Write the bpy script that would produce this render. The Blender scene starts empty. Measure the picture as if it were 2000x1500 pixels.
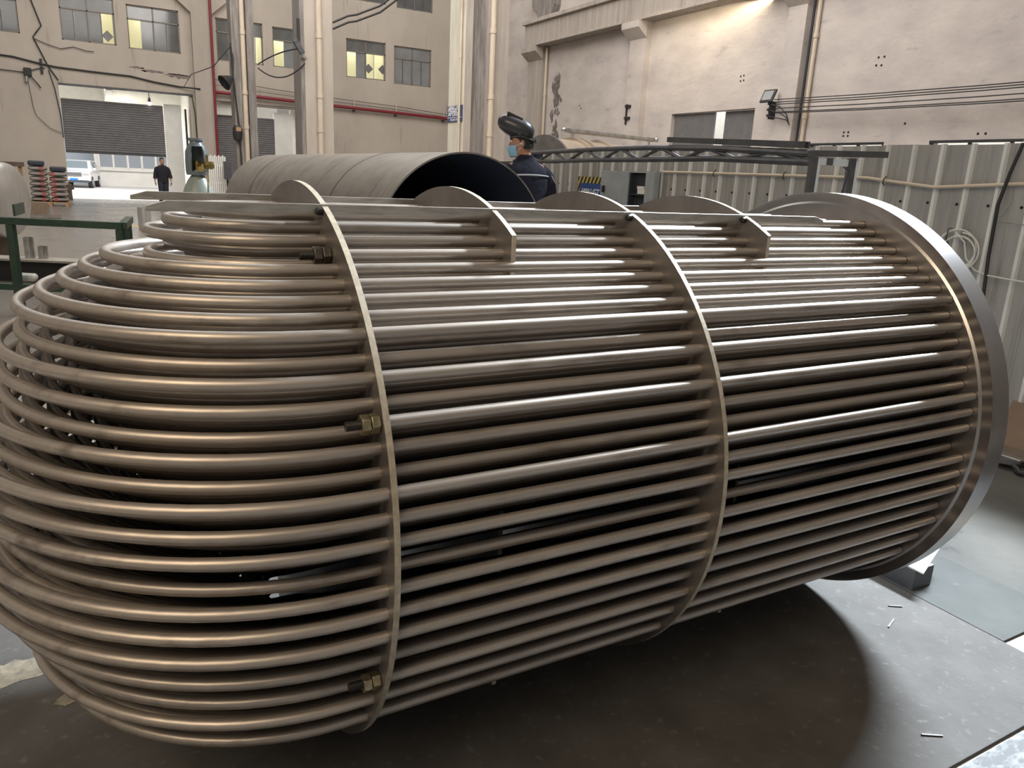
import bpy, bmesh, math, random
from mathutils import Vector, Matrix
random.seed(7)
PI = math.pi
SC = bpy.context.scene
COL = SC.collection

# ------------------------------------------------------------------ materials
def mat(name, base, rough=0.6, metal=0.0, c2=None, ns=3.0, stretch=(1, 1, 1), lo=0.35, hi=0.65,
        bump=0.0, bs=20.0, bstretch=(1, 1, 1), c3=None, n3=8.0, t3=(0.58, 0.66), s3=(1, 1, 1),
        rvar=0.0, rand=0.0, spec=None, coat=0.0, emit=None, estr=0.0, aniso=0.0, detail=6):
    m = bpy.data.materials.new(name)
    m.use_nodes = True
    nt = m.node_tree
    N, L = nt.nodes, nt.links
    b = N['Principled BSDF']
    b.inputs['Base Color'].default_value = (*base, 1)
    b.inputs['Roughness'].default_value = rough
    b.inputs['Metallic'].default_value = metal
    if spec is not None: b.inputs['Specular IOR Level'].default_value = spec
    if coat: b.inputs['Coat Weight'].default_value = coat
    if aniso: b.inputs['Anisotropic'].default_value = aniso
    if emit:
        b.inputs['Emission Color'].default_value = (*emit, 1)
        b.inputs['Emission Strength'].default_value = estr
    tc = N.new('ShaderNodeTexCoord')
    def noise(scale, st, det=detail, rough_=0.6):
        mp = N.new('ShaderNodeMapping')
        mp.inputs['Scale'].default_value = st
        L.new(tc.outputs['Object'], mp.inputs['Vector'])
        n = N.new('ShaderNodeTexNoise')
        n.inputs['Scale'].default_value = scale
        n.inputs['Detail'].default_value = det
        n.inputs['Roughness'].default_value = rough_
        L.new(mp.outputs['Vector'], n.inputs['Vector'])
        return n
    col = None
    if c2:
        n = noise(ns, stretch)
        r = N.new('ShaderNodeValToRGB')
        r.color_ramp.elements[0].position = lo
        r.color_ramp.elements[1].position = hi
        r.color_ramp.elements[0].color = (*base, 1)
        r.color_ramp.elements[1].color = (*c2, 1)
        L.new(n.outputs['Fac'], r.inputs['Fac'])
        col = r.outputs['Color']
        if rvar:
            mr = N.new('ShaderNodeMapRange')
            mr.inputs['To Min'].default_value = max(0, rough - rvar)
            mr.inputs['To Max'].default_value = min(1, rough + rvar)
            L.new(n.outputs['Fac'], mr.inputs['Value'])
            L.new(mr.outputs['Result'], b.inputs['Roughness'])
    if c3:
        n = noise(n3, s3)
        r = N.new('ShaderNodeValToRGB')
        r.color_ramp.elements[0].position = t3[0]
        r.color_ramp.elements[1].position = t3[1]
        r.color_ramp.elements[0].color = (0, 0, 0, 1)
        r.color_ramp.elements[1].color = (1, 1, 1, 1)
        L.new(n.outputs['Fac'], r.inputs['Fac'])
        mx = N.new('ShaderNodeMix'); mx.data_type = 'RGBA'
        L.new(r.outputs['Color'], mx.inputs[0])
        if col: L.new(col, mx.inputs[6])
        else: mx.inputs[6].default_value = (*base, 1)
        mx.inputs[7].default_value = (*c3, 1)
        col = mx.outputs[2]
    if rand:
        oi = N.new('ShaderNodeObjectInfo')
        mr = N.new('ShaderNodeMapRange')
        mr.inputs['To Min'].default_value = 1 - rand
        mr.inputs['To Max'].default_value = 1 + rand
        L.new(oi.outputs['Random'], mr.inputs['Value'])
        hv = N.new('ShaderNodeHueSaturation')
        L.new(mr.outputs['Result'], hv.inputs['Value'])
        if col: L.new(col, hv.inputs['Color'])
        else: hv.inputs['Color'].default_value = (*base, 1)
        col = hv.outputs['Color']
    if col: L.new(col, b.inputs['Base Color'])
    if bump:
        n = noise(bs, bstretch)
        bp = N.new('ShaderNodeBump')
        bp.inputs['Strength'].default_value = bump
        bp.inputs['Distance'].default_value = 0.02
        L.new(n.outputs['Fac'], bp.inputs['Height'])
        L.new(bp.outputs['Normal'], b.inputs['Normal'])
    return m

M = {}
M['tube'] = mat('stainless_tube', (0.41, 0.36, 0.315), 0.38, 0.62, (0.33, 0.29, 0.26), 7, (0.5, 6, 6), 0.3, 0.7,
                c3=(0.17, 0.14, 0.115), n3=5, t3=(0.56, 0.76), s3=(0.7, 3, 3), rvar=0.06, rand=0.10)
M['baffle'] = mat('baffle_steel', (0.27, 0.25, 0.235), 0.42, 0.7, (0.17, 0.155, 0.145), 6, (1, 1, 1), 0.3, 0.7, rvar=0.08)
M['cut_edge'] = mat('cut_plate_edge', (0.46, 0.40, 0.31), 0.55, 0.4, (0.34, 0.29, 0.22), 60)
M['flange'] = mat('flange_steel', (0.40, 0.38, 0.37), 0.30, 0.9, (0.30, 0.285, 0.28), 5, (1, 1, 1), 0.35, 0.7, rvar=0.06,
                  bump=0.02, bs=160, bstretch=(3, 0.2, 0.2))
M['bar'] = mat('slide_bar_steel', (0.55, 0.53, 0.49), 0.40, 0.9, (0.34, 0.32, 0.30), 14, (1, 6, 6), 0.35, 0.7, bump=0.10, bs=60, bstretch=(1, 5, 5))
M['bolt'] = mat('black_bolt', (0.035, 0.033, 0.032), 0.45, 0.6)
M['nut'] = mat('hex_nut', (0.16, 0.145, 0.13), 0.38, 0.85, (0.08, 0.07, 0.06), 40)
M['zincnut'] = mat('yellow_zinc_nut', (0.42, 0.36, 0.22), 0.35, 0.85, (0.24, 0.20, 0.13), 60)
M['brass'] = mat('brass', (0.50, 0.38, 0.14), 0.35, 0.9, (0.26, 0.20, 0.09), 30)
M['shell'] = mat('shell_steel', (0.34, 0.315, 0.285), 0.45, 0.7, (0.25, 0.225, 0.20), 2.2, (1, 1, 3), 0.3, 0.7,
                 c3=(0.13, 0.105, 0.09), n3=3.5, t3=(0.56, 0.74), s3=(0.5, 3.5, 0.5), rvar=0.1)
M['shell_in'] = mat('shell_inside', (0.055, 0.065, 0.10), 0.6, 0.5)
M['weld'] = mat('weld_seam', (0.07, 0.06, 0.055), 0.6, 0.6)
M['plaster'] = mat('plaster_back', (0.50, 0.44, 0.375), 0.9, 0, (0.43, 0.375, 0.32), 0.8, (1, 1, 0.6), 0.35, 0.68,
                   c3=(0.28, 0.235, 0.20), n3=1.2, t3=(0.62, 0.80), s3=(4, 4, 0.35), bump=0.12, bs=3)
M['plaster_r'] = mat('plaster_right', (0.53, 0.475, 0.435), 0.9, 0, (0.42, 0.375, 0.355), 0.9, (1, 1, 1.8), 0.36, 0.68,
                     c3=(0.30, 0.26, 0.24), n3=1.6, t3=(0.62, 0.82), s3=(1, 1, 2.4), bump=1.0, bs=1.7, bstretch=(1, 1, 1.9))
M['plaster_l'] = mat('pale_plaster', (0.47, 0.41, 0.355), 0.9, 0, (0.40, 0.35, 0.30), 1.4, (2, 2, 0.5), 0.35, 0.68,
                     c3=(0.30, 0.255, 0.22), n3=1.5, t3=(0.66, 0.82), s3=(4, 4, 0.4), bump=0.15, bs=5)
M['soot'] = mat('soot', (0.10, 0.085, 0.08), 0.95, 0, (0.22, 0.19, 0.17), 6)
M['beamm'] = mat('beam_steel', (0.42, 0.40, 0.35), 0.6, 0.3, (0.34, 0.32, 0.28), 5)
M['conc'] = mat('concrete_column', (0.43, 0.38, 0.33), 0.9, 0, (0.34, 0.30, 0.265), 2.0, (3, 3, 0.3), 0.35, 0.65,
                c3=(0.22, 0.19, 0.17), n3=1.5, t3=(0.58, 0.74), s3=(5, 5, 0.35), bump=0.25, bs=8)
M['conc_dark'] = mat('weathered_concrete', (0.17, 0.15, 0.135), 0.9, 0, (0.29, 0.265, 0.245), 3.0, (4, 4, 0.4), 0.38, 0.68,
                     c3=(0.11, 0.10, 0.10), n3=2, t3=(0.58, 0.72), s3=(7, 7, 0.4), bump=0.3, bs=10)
M['conc_lit'] = mat('lit_side_concrete', (0.66, 0.62, 0.52), 0.85, 0, (0.56, 0.52, 0.43), 2.0, (3, 3, 0.5), 0.4, 0.7, bump=0.1, bs=8)  # light on the sign column's left face, put into the colour
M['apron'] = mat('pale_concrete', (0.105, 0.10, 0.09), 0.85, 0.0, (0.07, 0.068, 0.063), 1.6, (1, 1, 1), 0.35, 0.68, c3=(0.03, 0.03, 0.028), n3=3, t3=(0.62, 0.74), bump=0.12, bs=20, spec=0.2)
M['floor'] = mat('floor_concrete', (0.24, 0.225, 0.20), 0.26, 0.0, (0.22, 0.20, 0.18), 0.9, (1, 1, 1), 0.35, 0.68,
                 c3=(0.14, 0.13, 0.115), n3=1.3, t3=(0.58, 0.74), rvar=0.1, bump=0.05, bs=14, spec=0.4)
M['plate_a'] = mat('floor_plate_steel', (0.060, 0.055, 0.051), 0.80, 0.0, (0.088, 0.083, 0.079), 5, (1, 1, 1), 0.35, 0.7,
                   c3=(0.12, 0.117, 0.113), n3=26, t3=(0.58, 0.74), rvar=0.06, bump=0.10, bs=60, spec=0.25)
M['plate_b'] = mat('grey_floor_plate', (0.052, 0.055, 0.053), 0.8, 0.0, (0.07, 0.073, 0.07), 4, (1, 1, 1), 0.35, 0.7,
                   c3=(0.11, 0.11, 0.11), n3=9, t3=(0.66, 0.78), bump=0.06, bs=50, spec=0.2)
M['plate_c'] = mat('speckled_floor_plate', (0.045, 0.045, 0.048), 0.7, 0.0, (0.15, 0.155, 0.16), 16, (1, 2, 1), 0.45, 0.62, bump=0.15, bs=40)
M['dust'] = mat('pale_dust', (0.24, 0.21, 0.155), 0.95, 0, (0.14, 0.12, 0.095), 40)
M['fence'] = mat('fence_sheet', (0.40, 0.395, 0.38), 0.48, 0.25, (0.32, 0.315, 0.305), 3, (1, 5, 0.4), 0.35, 0.68,
                 c3=(0.20, 0.195, 0.19), n3=2.5, t3=(0.58, 0.78), s3=(1, 6, 0.5), bump=0.05, bs=12, bstretch=(1, 6, 0.4), rand=0.10)
M['rib'] = mat('fence_rib_sheen', (0.74, 0.75, 0.74), 0.5, 0.1, (0.60, 0.61, 0.60), 4, (1, 1, 0.5), 0.4, 0.7)  # near-white tone stands in for skylight reflecting off the ribs
M['shutter'] = mat('shutter_slats', (0.15, 0.145, 0.15), 0.5, 0.3, (0.185, 0.18, 0.18), 4)
M['frame'] = mat('window_frame', (0.21, 0.185, 0.155), 0.6, 0.2)
M['glassd'] = mat('dark_glass', (0.11, 0.11, 0.11), 0.08, 0.0, (0.17, 0.17, 0.165), 0.8, (1, 1, 1), 0.4, 0.7, spec=0.7)
M['glassm'] = mat('hazy_glass', (0.24, 0.25, 0.25), 0.10, 0.0, (0.17, 0.175, 0.18), 0.9, (1, 1, 1), 0.4, 0.7, spec=0.7)
M['room'] = mat('cream_room', (0.78, 0.76, 0.60), 0.8)
M['white'] = mat('white_paint', (0.80, 0.79, 0.75), 0.7, 0, (0.72, 0.71, 0.66), 3)
M['pvc'] = mat('cream_pipe', (0.58, 0.49, 0.38), 0.55, 0, (0.50, 0.42, 0.33), 4, (1, 1, 0.5))
M['red'] = mat('red_paint', (0.21, 0.018, 0.028), 0.45)
M['redbright'] = mat('red_panel', (0.55, 0.05, 0.08), 0.5)
M['black'] = mat('black_rubber', (0.018, 0.018, 0.02), 0.55)
M['dark'] = mat('dark_steel', (0.07, 0.072, 0.08), 0.5, 0.5, (0.11, 0.11, 0.115), 8)
M['palesteel'] = mat('pale_blue_steel', (0.62, 0.68, 0.74), 0.42, 0.3, (0.52, 0.57, 0.62), 10)
M['greenp'] = mat('green_paint', (0.028, 0.062, 0.042), 0.42, 0, (0.05, 0.085, 0.06), 6, (1, 1, 1), 0.45, 0.7, c3=(0.16, 0.19, 0.16), n3=22, t3=(0.68, 0.74))
M['tank'] = mat('brushed_tank', (0.62, 0.61, 0.59), 0.36, 0.85, (0.52, 0.51, 0.49), 3, (6, 1, 1), 0.4, 0.7)
M['tankfar'] = mat('far_tank', (0.50, 0.42, 0.33), 0.45, 0.6, (0.42, 0.35, 0.28), 2)
M['pipe_bright'] = mat('bright_pipe', (0.62, 0.62, 0.60), 0.28, 0.9, (0.42, 0.41, 0.39), 9)
M['rust'] = mat('rusty_steel', (0.16, 0.115, 0.085), 0.8, 0.2, (0.10, 0.075, 0.06), 6)
M['argon'] = mat('pale_cylinder_paint', (0.27, 0.32, 0.30), 0.38, 0, (0.23, 0.27, 0.26), 5)
M['guard'] = mat('blue_grey_guard', (0.17, 0.205, 0.235), 0.38, 0.1, (0.14, 0.165, 0.185), 6)
M['bag'] = mat('woven_bag', (0.34, 0.31, 0.28), 0.85, 0, (0.24, 0.21, 0.19), 3, (1, 1, 2), 0.35, 0.65, bump=0.6, bs=7)
M['bagred'] = mat('red_print', (0.40, 0.09, 0.08), 0.85, 0, (0.30, 0.10, 0.09), 6)
M['navybag'] = mat('dark_bundle', (0.025, 0.03, 0.045), 0.5)
M['card'] = mat('cardboard', (0.24, 0.17, 0.12), 0.85, 0, (0.19, 0.135, 0.095), 5)
M['wood'] = mat('timber', (0.42, 0.24, 0.12), 0.8, 0, (0.32, 0.18, 0.09), 4, (1, 8, 8))
M['yellow'] = mat('yellow_line', (0.55, 0.37, 0.12), 0.7, 0, (0.44, 0.32, 0.16), 12)
M['cab'] = mat('cabinet_steel', (0.40, 0.44, 0.46), 0.5, 0.15, (0.33, 0.36, 0.38), 5, c3=(0.16, 0.16, 0.17), n3=7, t3=(0.60, 0.72))
M['cabin'] = mat('cabinet_inside', (0.035, 0.04, 0.055), 0.7)
M['blue'] = mat('blue_vinyl', (0.022, 0.068, 0.24), 0.30, 0, (0.03, 0.09, 0.30), 12, bump=0.5, bs=14)
M['signblue'] = mat('sign_blue', (0.055, 0.075, 0.15), 0.5)
M['lettering'] = mat('white_lettering', (0.80, 0.80, 0.84), 0.5)
M['yelvinyl'] = mat('yellow_vinyl', (0.55, 0.42, 0.10), 0.4)
M['hose'] = mat('clear_hose', (0.62, 0.63, 0.60), 0.25)
M['navy'] = mat('navy_cloth', (0.006, 0.008, 0.024), 0.9, 0, (0.009, 0.011, 0.030), 9, bump=0.5, bs=16)
M['navydark'] = mat('dark_trousers', (0.02, 0.022, 0.04), 0.85, 0, (0.03, 0.032, 0.05), 8, bump=0.3, bs=12)
M['stripe'] = mat('reflective_tape', (0.52, 0.53, 0.58), 0.5)
M['skin'] = mat('skin', (0.46, 0.25, 0.17), 0.55, 0, (0.40, 0.21, 0.145), 20)
M['hair'] = mat('black_hair', (0.012, 0.011, 0.012), 0.6, bump=0.5, bs=60)
M['mask'] = mat('blue_face_mask', (0.26, 0.50, 0.72), 0.8)
M['maskband'] = mat('white_band', (0.75, 0.72, 0.70), 0.7)
M['helmet'] = mat('welding_helmet', (0.032, 0.034, 0.042), 0.34, 0, coat=0.2)
M['earbud'] = mat('white_earbud', (0.85, 0.85, 0.85), 0.3)
M['shirt'] = mat('black_shirt', (0.016, 0.015, 0.022), 0.9)
M['suvwhite'] = mat('white_car_paint', (0.82, 0.83, 0.84), 0.25, 0, coat=0.5)
M['suvglass'] = mat('car_glass', (0.22, 0.27, 0.30), 0.08)
M['tyre'] = mat('tyre', (0.03, 0.03, 0.033), 0.8)
M['alloy'] = mat('alloy', (0.5, 0.5, 0.52), 0.35, 0.7)
M['numplate'] = mat('blue_number_plate', (0.02, 0.20, 0.75), 0.4)
M['outwall'] = mat('outside_wall', (0.80, 0.79, 0.76), 0.8, 0, (0.74, 0.70, 0.64), 1.0, (1, 1, 1))
M['outblue'] = mat('pale_blue_cladding', (0.60, 0.68, 0.78), 0.6)
M['outglass'] = mat('outside_window', (0.30, 0.33, 0.37), 0.2)
M['yard'] = mat('yard_concrete', (0.72, 0.70, 0.68), 0.8, 0, (0.66, 0.63, 0.60), 0.8)
M['mineral'] = mat('mineral_wool', (0.20, 0.17, 0.145), 0.95, 0, (0.34, 0.30, 0.26), 45, bump=1.0, bs=60)
M['lampglass'] = mat('lamp_glass', (0.9, 0.93, 1.0), 0.3, emit=(0.80, 0.90, 1.0), estr=25)
M['bulb'] = mat('lit_bulb', (1, 1, 0.97), 0.3, emit=(1, 1, 0.95), estr=3)
M['floodglass'] = mat('flood_glass', (0.30, 0.31, 0.32), 0.15)
M['hole'] = mat('dark_hole', (0.015, 0.014, 0.014), 0.9)
M['peel'] = mat('peeled_patch', (0.16, 0.13, 0.12), 0.9, 0, (0.24, 0.20, 0.18), 20)

# ------------------------------------------------------------------ mesh builder
def basis(d):
    d = Vector(d).normalized()
    up = Vector((0, 0, 1)) if abs(d.z) < 0.95 else Vector((1, 0, 0))
    a = d.cross(up).normalized()
    return d, a, a.cross(d).normalized()

class MB:
    def __init__(s): s.v = []; s.f = []; s.mi = []; s.cur = 0
    def add(s, vs, fs):
        o = len(s.v); s.v += [Vector(v) for v in vs]
        for f in fs: s.f.append([i + o for i in f]); s.mi.append(s.cur)
        return s
    def box(s, c, size, ax=None):
        c = Vector(c); X, Y, Z = ax if ax else (Vector((1, 0, 0)), Vector((0, 1, 0)), Vector((0, 0, 1)))
        a, b, d = [k / 2 for k in size]
        vs = [c + X * (i * a) + Y * (j * b) + Z * (k * d) for k in (-1, 1) for j in (-1, 1) for i in (-1, 1)]
        return s.add(vs, [(0, 2, 3, 1), (4, 5, 7, 6), (0, 1, 5, 4), (2, 6, 7, 3), (0, 4, 6, 2), (1, 3, 7, 5)])
    def mm(s, x0, x1, y0, y1, z0, z1):
        return s.box(((x0 + x1) / 2, (y0 + y1) / 2, (z0 + z1) / 2), (abs(x1 - x0), abs(y1 - y0), abs(z1 - z0)))
    def bar(s, p, q, w, h, up=(0, 0, 1)):
        p, q = Vector(p), Vector(q); d = (q - p).normalized(); up = Vector(up)
        a = up.cross(d).normalized(); b = d.cross(a).normalized()
        return s.box((p + q) / 2, ((q - p).length, w, h), (d, a, b))
    def ring(s, c, a, b, r1, r2, n):
        return [Vector(c) + a * (r1 * math.cos(2 * PI * i / n)) + b * (r2 * math.sin(2 * PI * i / n)) for i in range(n)]
    def rings(s, rs, cap=True, closed=False):
        n = len(rs[0]); vs = [v for r in rs for v in r]; fs = []
        m = len(rs)
        for k in range(m if closed else m - 1):
            k2 = (k + 1) % m
            for i in range(n):
                j = (i + 1) % n
                fs.append((k * n + i, k * n + j, k2 * n + j, k2 * n + i))
        if cap and not closed:
            fs.append(tuple(range(n - 1, -1, -1))); fs.append(tuple((m - 1) * n + i for i in range(n)))
        return s.add(vs, fs)
    def cyl(s, p, q, r, r2=None, n=20, cap=True):
        d, a, b = basis(Vector(q) - Vector(p))
        return s.rings([s.ring(p, a, b, r, r, n), s.ring(q, a, b, r if r2 is None else r2, r if r2 is None else r2, n)], cap)
    def lathe(s, p, d, prof, n=32, cap=True):
        d, a, b = basis(d); p = Vector(p)
        return s.rings([s.ring(p + d * t, a, b, r, r, n) for t, r in prof], cap)
    def tube(s, pts, r, n=10, cap=True):
        pts = [Vector(p) for p in pts]; rs = []
        d0 = (pts[1] - pts[0]).normalized(); _, a, b = basis(d0)
        for i, p in enumerate(pts):
            t = (pts[min(i + 1, len(pts) - 1)] - pts[max(i - 1, 0)]).normalized()
            a = (a - t * a.dot(t)).normalized(); b = t.cross(a)
            rr = r[i] if isinstance(r, (list, tuple)) else r
            rs.append(s.ring(p, a, b, rr, rr, n))
        return s.rings(rs, cap)
    def prism(s, poly, off):
        off = Vector(off); n = len(poly); vs = [Vector(p) for p in poly] + [Vector(p) + off for p in poly]
        fs = [tuple(range(n)), tuple(range(2 * n - 1, n - 1, -1))]
        fs += [(i, i + n, (i + 1) % n + n, (i + 1) % n) for i in range(n)]
        return s.add(vs, fs)
    def ball(s, c, r, n=16, m=10):
        c = Vector(c); r = r if isinstance(r, (tuple, list)) else (r, r, r)
        rs = []
        for k in range(1, m):
            t = PI * k / m
            rs.append([c + Vector((r[0] * math.sin(t) * math.cos(2 * PI * i / n), r[1] * math.sin(t) * math.sin(2 * PI * i / n), -r[2] * math.cos(t))) for i in range(n)])
        return s.rings(rs)
    def build(s, name, material, parent=None, smooth=0, bevel=0):
        me = bpy.data.meshes.new(name)
        off = parent.get('_o', (0, 0, 0)) if parent else (0, 0, 0)
        off = Vector(off)
        me.from_pydata([tuple(v - off) for v in s.v], [], s.f)
        mats = material if isinstance(material, (list, tuple)) else [material]
        for m_ in mats: me.materials.append(M[m_])
        if len(mats) > 1:
            for p, i in zip(me.polygons, s.mi): p.material_index = i
        bm = bmesh.new(); bm.from_mesh(me); bmesh.ops.recalc_face_normals(bm, faces=bm.faces); bm.to_mesh(me); bm.free()
        if smooth:
            for p in me.polygons: p.use_smooth = True
            me.set_sharp_from_angle(angle=math.radians(smooth))
        o = bpy.data.objects.new(name, me); COL.objects.link(o)
        if parent:
            o.parent = parent; o['_o'] = tuple(off)
        if bevel:
            bv = o.modifiers.new('bevel', 'BEVEL'); bv.width = bevel; bv.segments = 2; bv.limit_method = 'ANGLE'
        return o

def tag(o, label, cat, group=None, kind=None):
    o['label'] = label; o['category'] = cat
    if group: o['group'] = group
    if kind: o['kind'] = kind
    return o
def thing(name, loc, label, cat, group=None, kind=None):
    o = bpy.data.objects.new(name, None); COL.objects.link(o); o.location = loc; o.empty_display_size = 0.1
    o['_o'] = tuple(loc)
    return tag(o, label, cat, group, kind)
def struct(o, label, cat): return tag(o, label, cat, None, 'structure')
def catenary(p, q, sag, n=14):
    p, q = Vector(p), Vector(q)
    return [p.lerp(q, i / n) - Vector((0, 0, sag * 4 * (i / n) * (1 - i / n))) for i in range(n + 1)]

# ================================================================== TUBE BUNDLE
U = 0.025
AZ = 30.5 * U                                  # height of the bundle axis
PY, Y0, ZC = 1.72525, 7.1405, 24.9757          # tube lattice, in tube diameters
XB = -76.9 * U                                 # where the U-bends begin
X1, X2, X3, X4 = -74.584 * U, -58.334 * U, -41.830 * U, -25.243 * U
RB, RF, RG = 27.77 * U, 29.0 * U, 27.75 * U
bundle = thing('tube_bundle', (0, 0, AZ), 'large stainless bundle of U-bent tubes with round baffles and a flange in the foreground', 'tube bundle')

def disc_poly(x, R, n=160, cut=None, yaxis=1):
    """circle in a plane of constant x; cut=(sign, y): keep the side sign*y <= limit"""
    pts = []
    for i in range(n):
        t = 2 * PI * i / n
        y, z = R * math.cos(t), R * math.sin(t)
        if cut and cut[0] * y > cut[1]:
            continue
        pts.append((x, y, AZ + z))
    if cut:
        zz = math.sqrt(R * R - cut[1] ** 2)
        a, b = (x, cut[0] * cut[1], AZ + zz), (x, cut[0] * cut[1], AZ - zz)
        # insert the chord corners where the gap in the circle is
        pts.sort(key=lambda p: math.atan2(p[2] - AZ, -cut[0] * p[1]))
        pts = [b] + pts + [a]
    return pts
TB = 0.5 * U
for x, cut in ((X1, (1, 14.2 * U)), (X2, (-1, 14.2 * U)), (X3, (1, 14.2 * U)), (X4, (-1, 14.0 * U))):
    mb = MB(); mb.prism(disc_poly(x, RB, cut=cut), (TB, 0, 0)); mb.mi = [0, 0] + [1] * (len(mb.f) - 2)
    mb.build('baffle', ['baffle', 'cut_edge'], bundle, 25)
# tube sheet flange: machined step and groove on the tube side
fl = MB().lathe((0, 0, AZ), (1, 0, 0), [(0.0, 0.05), (0.0, 27.45 * U), (0.005, 27.75 * U),
                (0.005, RF - 0.003), (0.004, RF), (0.092, RF), (0.096, RF - 0.004), (0.096, 0.05)], 200)
fl.build('flange', 'flange', bundle, 25)

def tube_y(hc): return (Y0 + hc * PY) * U
def tube_z(k): return AZ + (ZC - k) * U
RODS = {(3, 3), (14, 10), (36, 10)}
sites = []
for k in range(0, 51):
    h = -3 if k % 2 else -2
    row = []
    km = min(k, 50 - k)
    hmax = km if km <= 8 else {9: 7, 10: 8, 11: 9, 12: 8, 13: 9}.get(km, 11 if km >= 19 and km % 2 else 10 if km % 2 == 0 else 9)
    while h <= hmax:
        if not (k == 25 and h >= 9): row.append(h)
        h += 2
    for i, h in enumerate(reversed(row)): sites.append((k, h, i))
RT = 0.5 * U
def u_tube(mb, k, h, n, nb):
    y, z = tube_y(h), tube_z(k)
    pts = [(0.0, -y, z), (XB * 0.5, -y, z), (XB, -y, z)]
    for i in range(1, nb):
        t = PI * i / nb
        pts.append((XB - y * math.sin(t), -y * math.cos(t), z))
    pts += [(XB, y, z), (XB * 0.5, y, z), (0.0, y, z)]
    mb.tube(pts, RT, n, cap=False)
def weight(s):
    k, h, i = s
    return i * 14 + (max(0, k - 34) * 1.6 if i == 0 else max(0, k - 18) * 0.9) + k * 0.15
front = sorted([s for s in sites if (s[0], s[1]) not in RODS], key=weight)
for (k, h, i) in front[:100]:
    mb = MB(); u_tube(mb, k, h, 20, 36); mb.build('u_tube', 'tube', bundle, 60)
rest = MB()
for (k, h, i) in front[100:]: u_tube(rest, k, h, 12, 20)
o = rest.build('inner_u_tube', 'tube', bundle, 60); o['kind'] = 'stuff'
# tie rods: spacer pipe, threaded end, two lock nuts
for (k, h) in sorted(RODS):
    y, z = -tube_y(h), tube_z(k)
    rod = MB().cyl((0, y, z), (X1 + TB, y, z), RT, n=20, cap=False).build('tie_rod', 'tube', bundle, 60)
    st = MB()
    prof = []
    t = 0.0
    while t < 2.6 * U:
        prof += [(t, 0.38 * U), (t + 0.045 * U, 0.345 * U)]; t += 0.09 * U
    st.lathe((X1, y, z), (-1, 0, 0), prof, 16)
    st.build('threaded_end', 'bolt', rod, 30)
    for q in (0.05, 0.78):
        nb = MB()
        rot = 0.35 * q
        hexa = [(X1 - q * U, y + 0.78 * U * math.cos(PI / 3 * i + rot), z + 0.78 * U * math.sin(PI / 3 * i + rot)) for i in range(6)]
        nb.prism(hexa, (-0.68 * U, 0, 0))
        nb.build('lock_nut', 'nut' if k == 3 else 'zincnut', rod, 25, bevel=0.0015)
# two sliding bars let into the top of the baffles
for sy, x_end in ((-1, -11.5), (1, -11.5)):
    y = sy * 9.75 * U
    zt, zb = AZ + 26.03 * U, AZ + 25.20 * U
    pr = [(-88.1 * U, 0, AZ + 25.62 * U), (-86.6 * U, 0, zt), (-13.0 * U, 0, zt), (x_end * U, 0, AZ + 25.62 * U), (x_end * U, 0, zb), (-88.1 * U, 0, zb)]
    MB().prism([(p[0], y - 0.30 * U, p[2]) for p in pr], (0, 0.60 * U, 0)).build('sliding_bar', 'bar', bundle, 20, bevel=0.0008)
for x in (X1, X3, X4):
    MB().lathe((x - 0.005, -10.25 * U, AZ + 25.45 * U), (-1, 0, 0), [(-0.006, 0.0085), (0.006, 0.0085), (0.010, 0.005)], 14).build('set_screw', 'bolt', bundle, 30)
# dark clearance rings where the outer tubes enter the flange
cl = MB()
for (k, h, i) in sites:
    if i > 1: continue
    y, z = -tube_y(h), tube_z(k)
    n = 24
    vs = []; fs = []
    for r in (RT * 0.98, RT * 1.09):
        vs += [(-0.0006, y + r * math.cos(2 * PI * j / n), z + r * math.sin(2 * PI * j / n)) for j in range(n)]
    fs = [(j, (j + 1) % n, (j + 1) % n + n, j + n) for j in range(n)]
    cl.add(vs, fs)
o = cl.build('hole_edge', 'hole', bundle); o['kind'] = 'stuff'

# supports under the bundle
for nm, x, hgt, lab in (('support_block', 0.045, AZ - RF, 'dark steel block under the bottom of the big flange'), ('support_block', X1 + 0.006, AZ - RB, 'dark steel block under the leftmost round baffle')):
    mb = MB()
    R = RF if x > 0 else RB
    w = 0.12
    za = lambda yy: AZ - math.sqrt(R * R - yy * yy) - 0.0005
    poly = [(x - 0.04, -w, 0.0)] + [(x - 0.04, w, 0.0)] + [(x - 0.04, w * (1 - 2 * i / 8), za(w * (1 - 2 * i / 8))) for i in range(9)]
    mb.prism(poly, (0.08, 0, 0))
    tag(mb.build(nm, 'dark'), lab, 'block')

# ================================================================== FLOOR
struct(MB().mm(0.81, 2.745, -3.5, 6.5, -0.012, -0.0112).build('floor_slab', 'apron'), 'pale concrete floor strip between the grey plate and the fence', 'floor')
f = MB().mm(-22, 15, -14, 32.14, -0.35, -0.012)
struct(f.build('floor', 'floor'), 'grey brown worn concrete workshop floor with dark stains', 'floor')
tag(MB().mm(-3.6, 0.375, -1.005, 1.35, -0.0118, 0.0).build('floor_plate', 'plate_a', bevel=0.002), 'big brown steel floor plate beneath the tube bundle', 'floor plate')
tag(MB().mm(0.382, 0.80, -0.727, 1.35, -0.0118, -0.002).build('floor_plate', 'plate_b'), 'narrow smooth grey floor plate right of the flange', 'floor plate')
tag(MB().mm(-3.4, 1.6, -2.6, -1.016, -0.0118, -0.001).build('floor_plate', 'plate_c', bevel=0.002), 'pale speckled floor plate at the bottom right edge', 'floor plate')
tag(MB().mm(0.803, 0.812, -1.6, 1.3, -0.0118, -0.0105).build('floor_line', 'yellow'), 'thin yellow line on the floor along the narrow grey plate', 'line')
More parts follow.
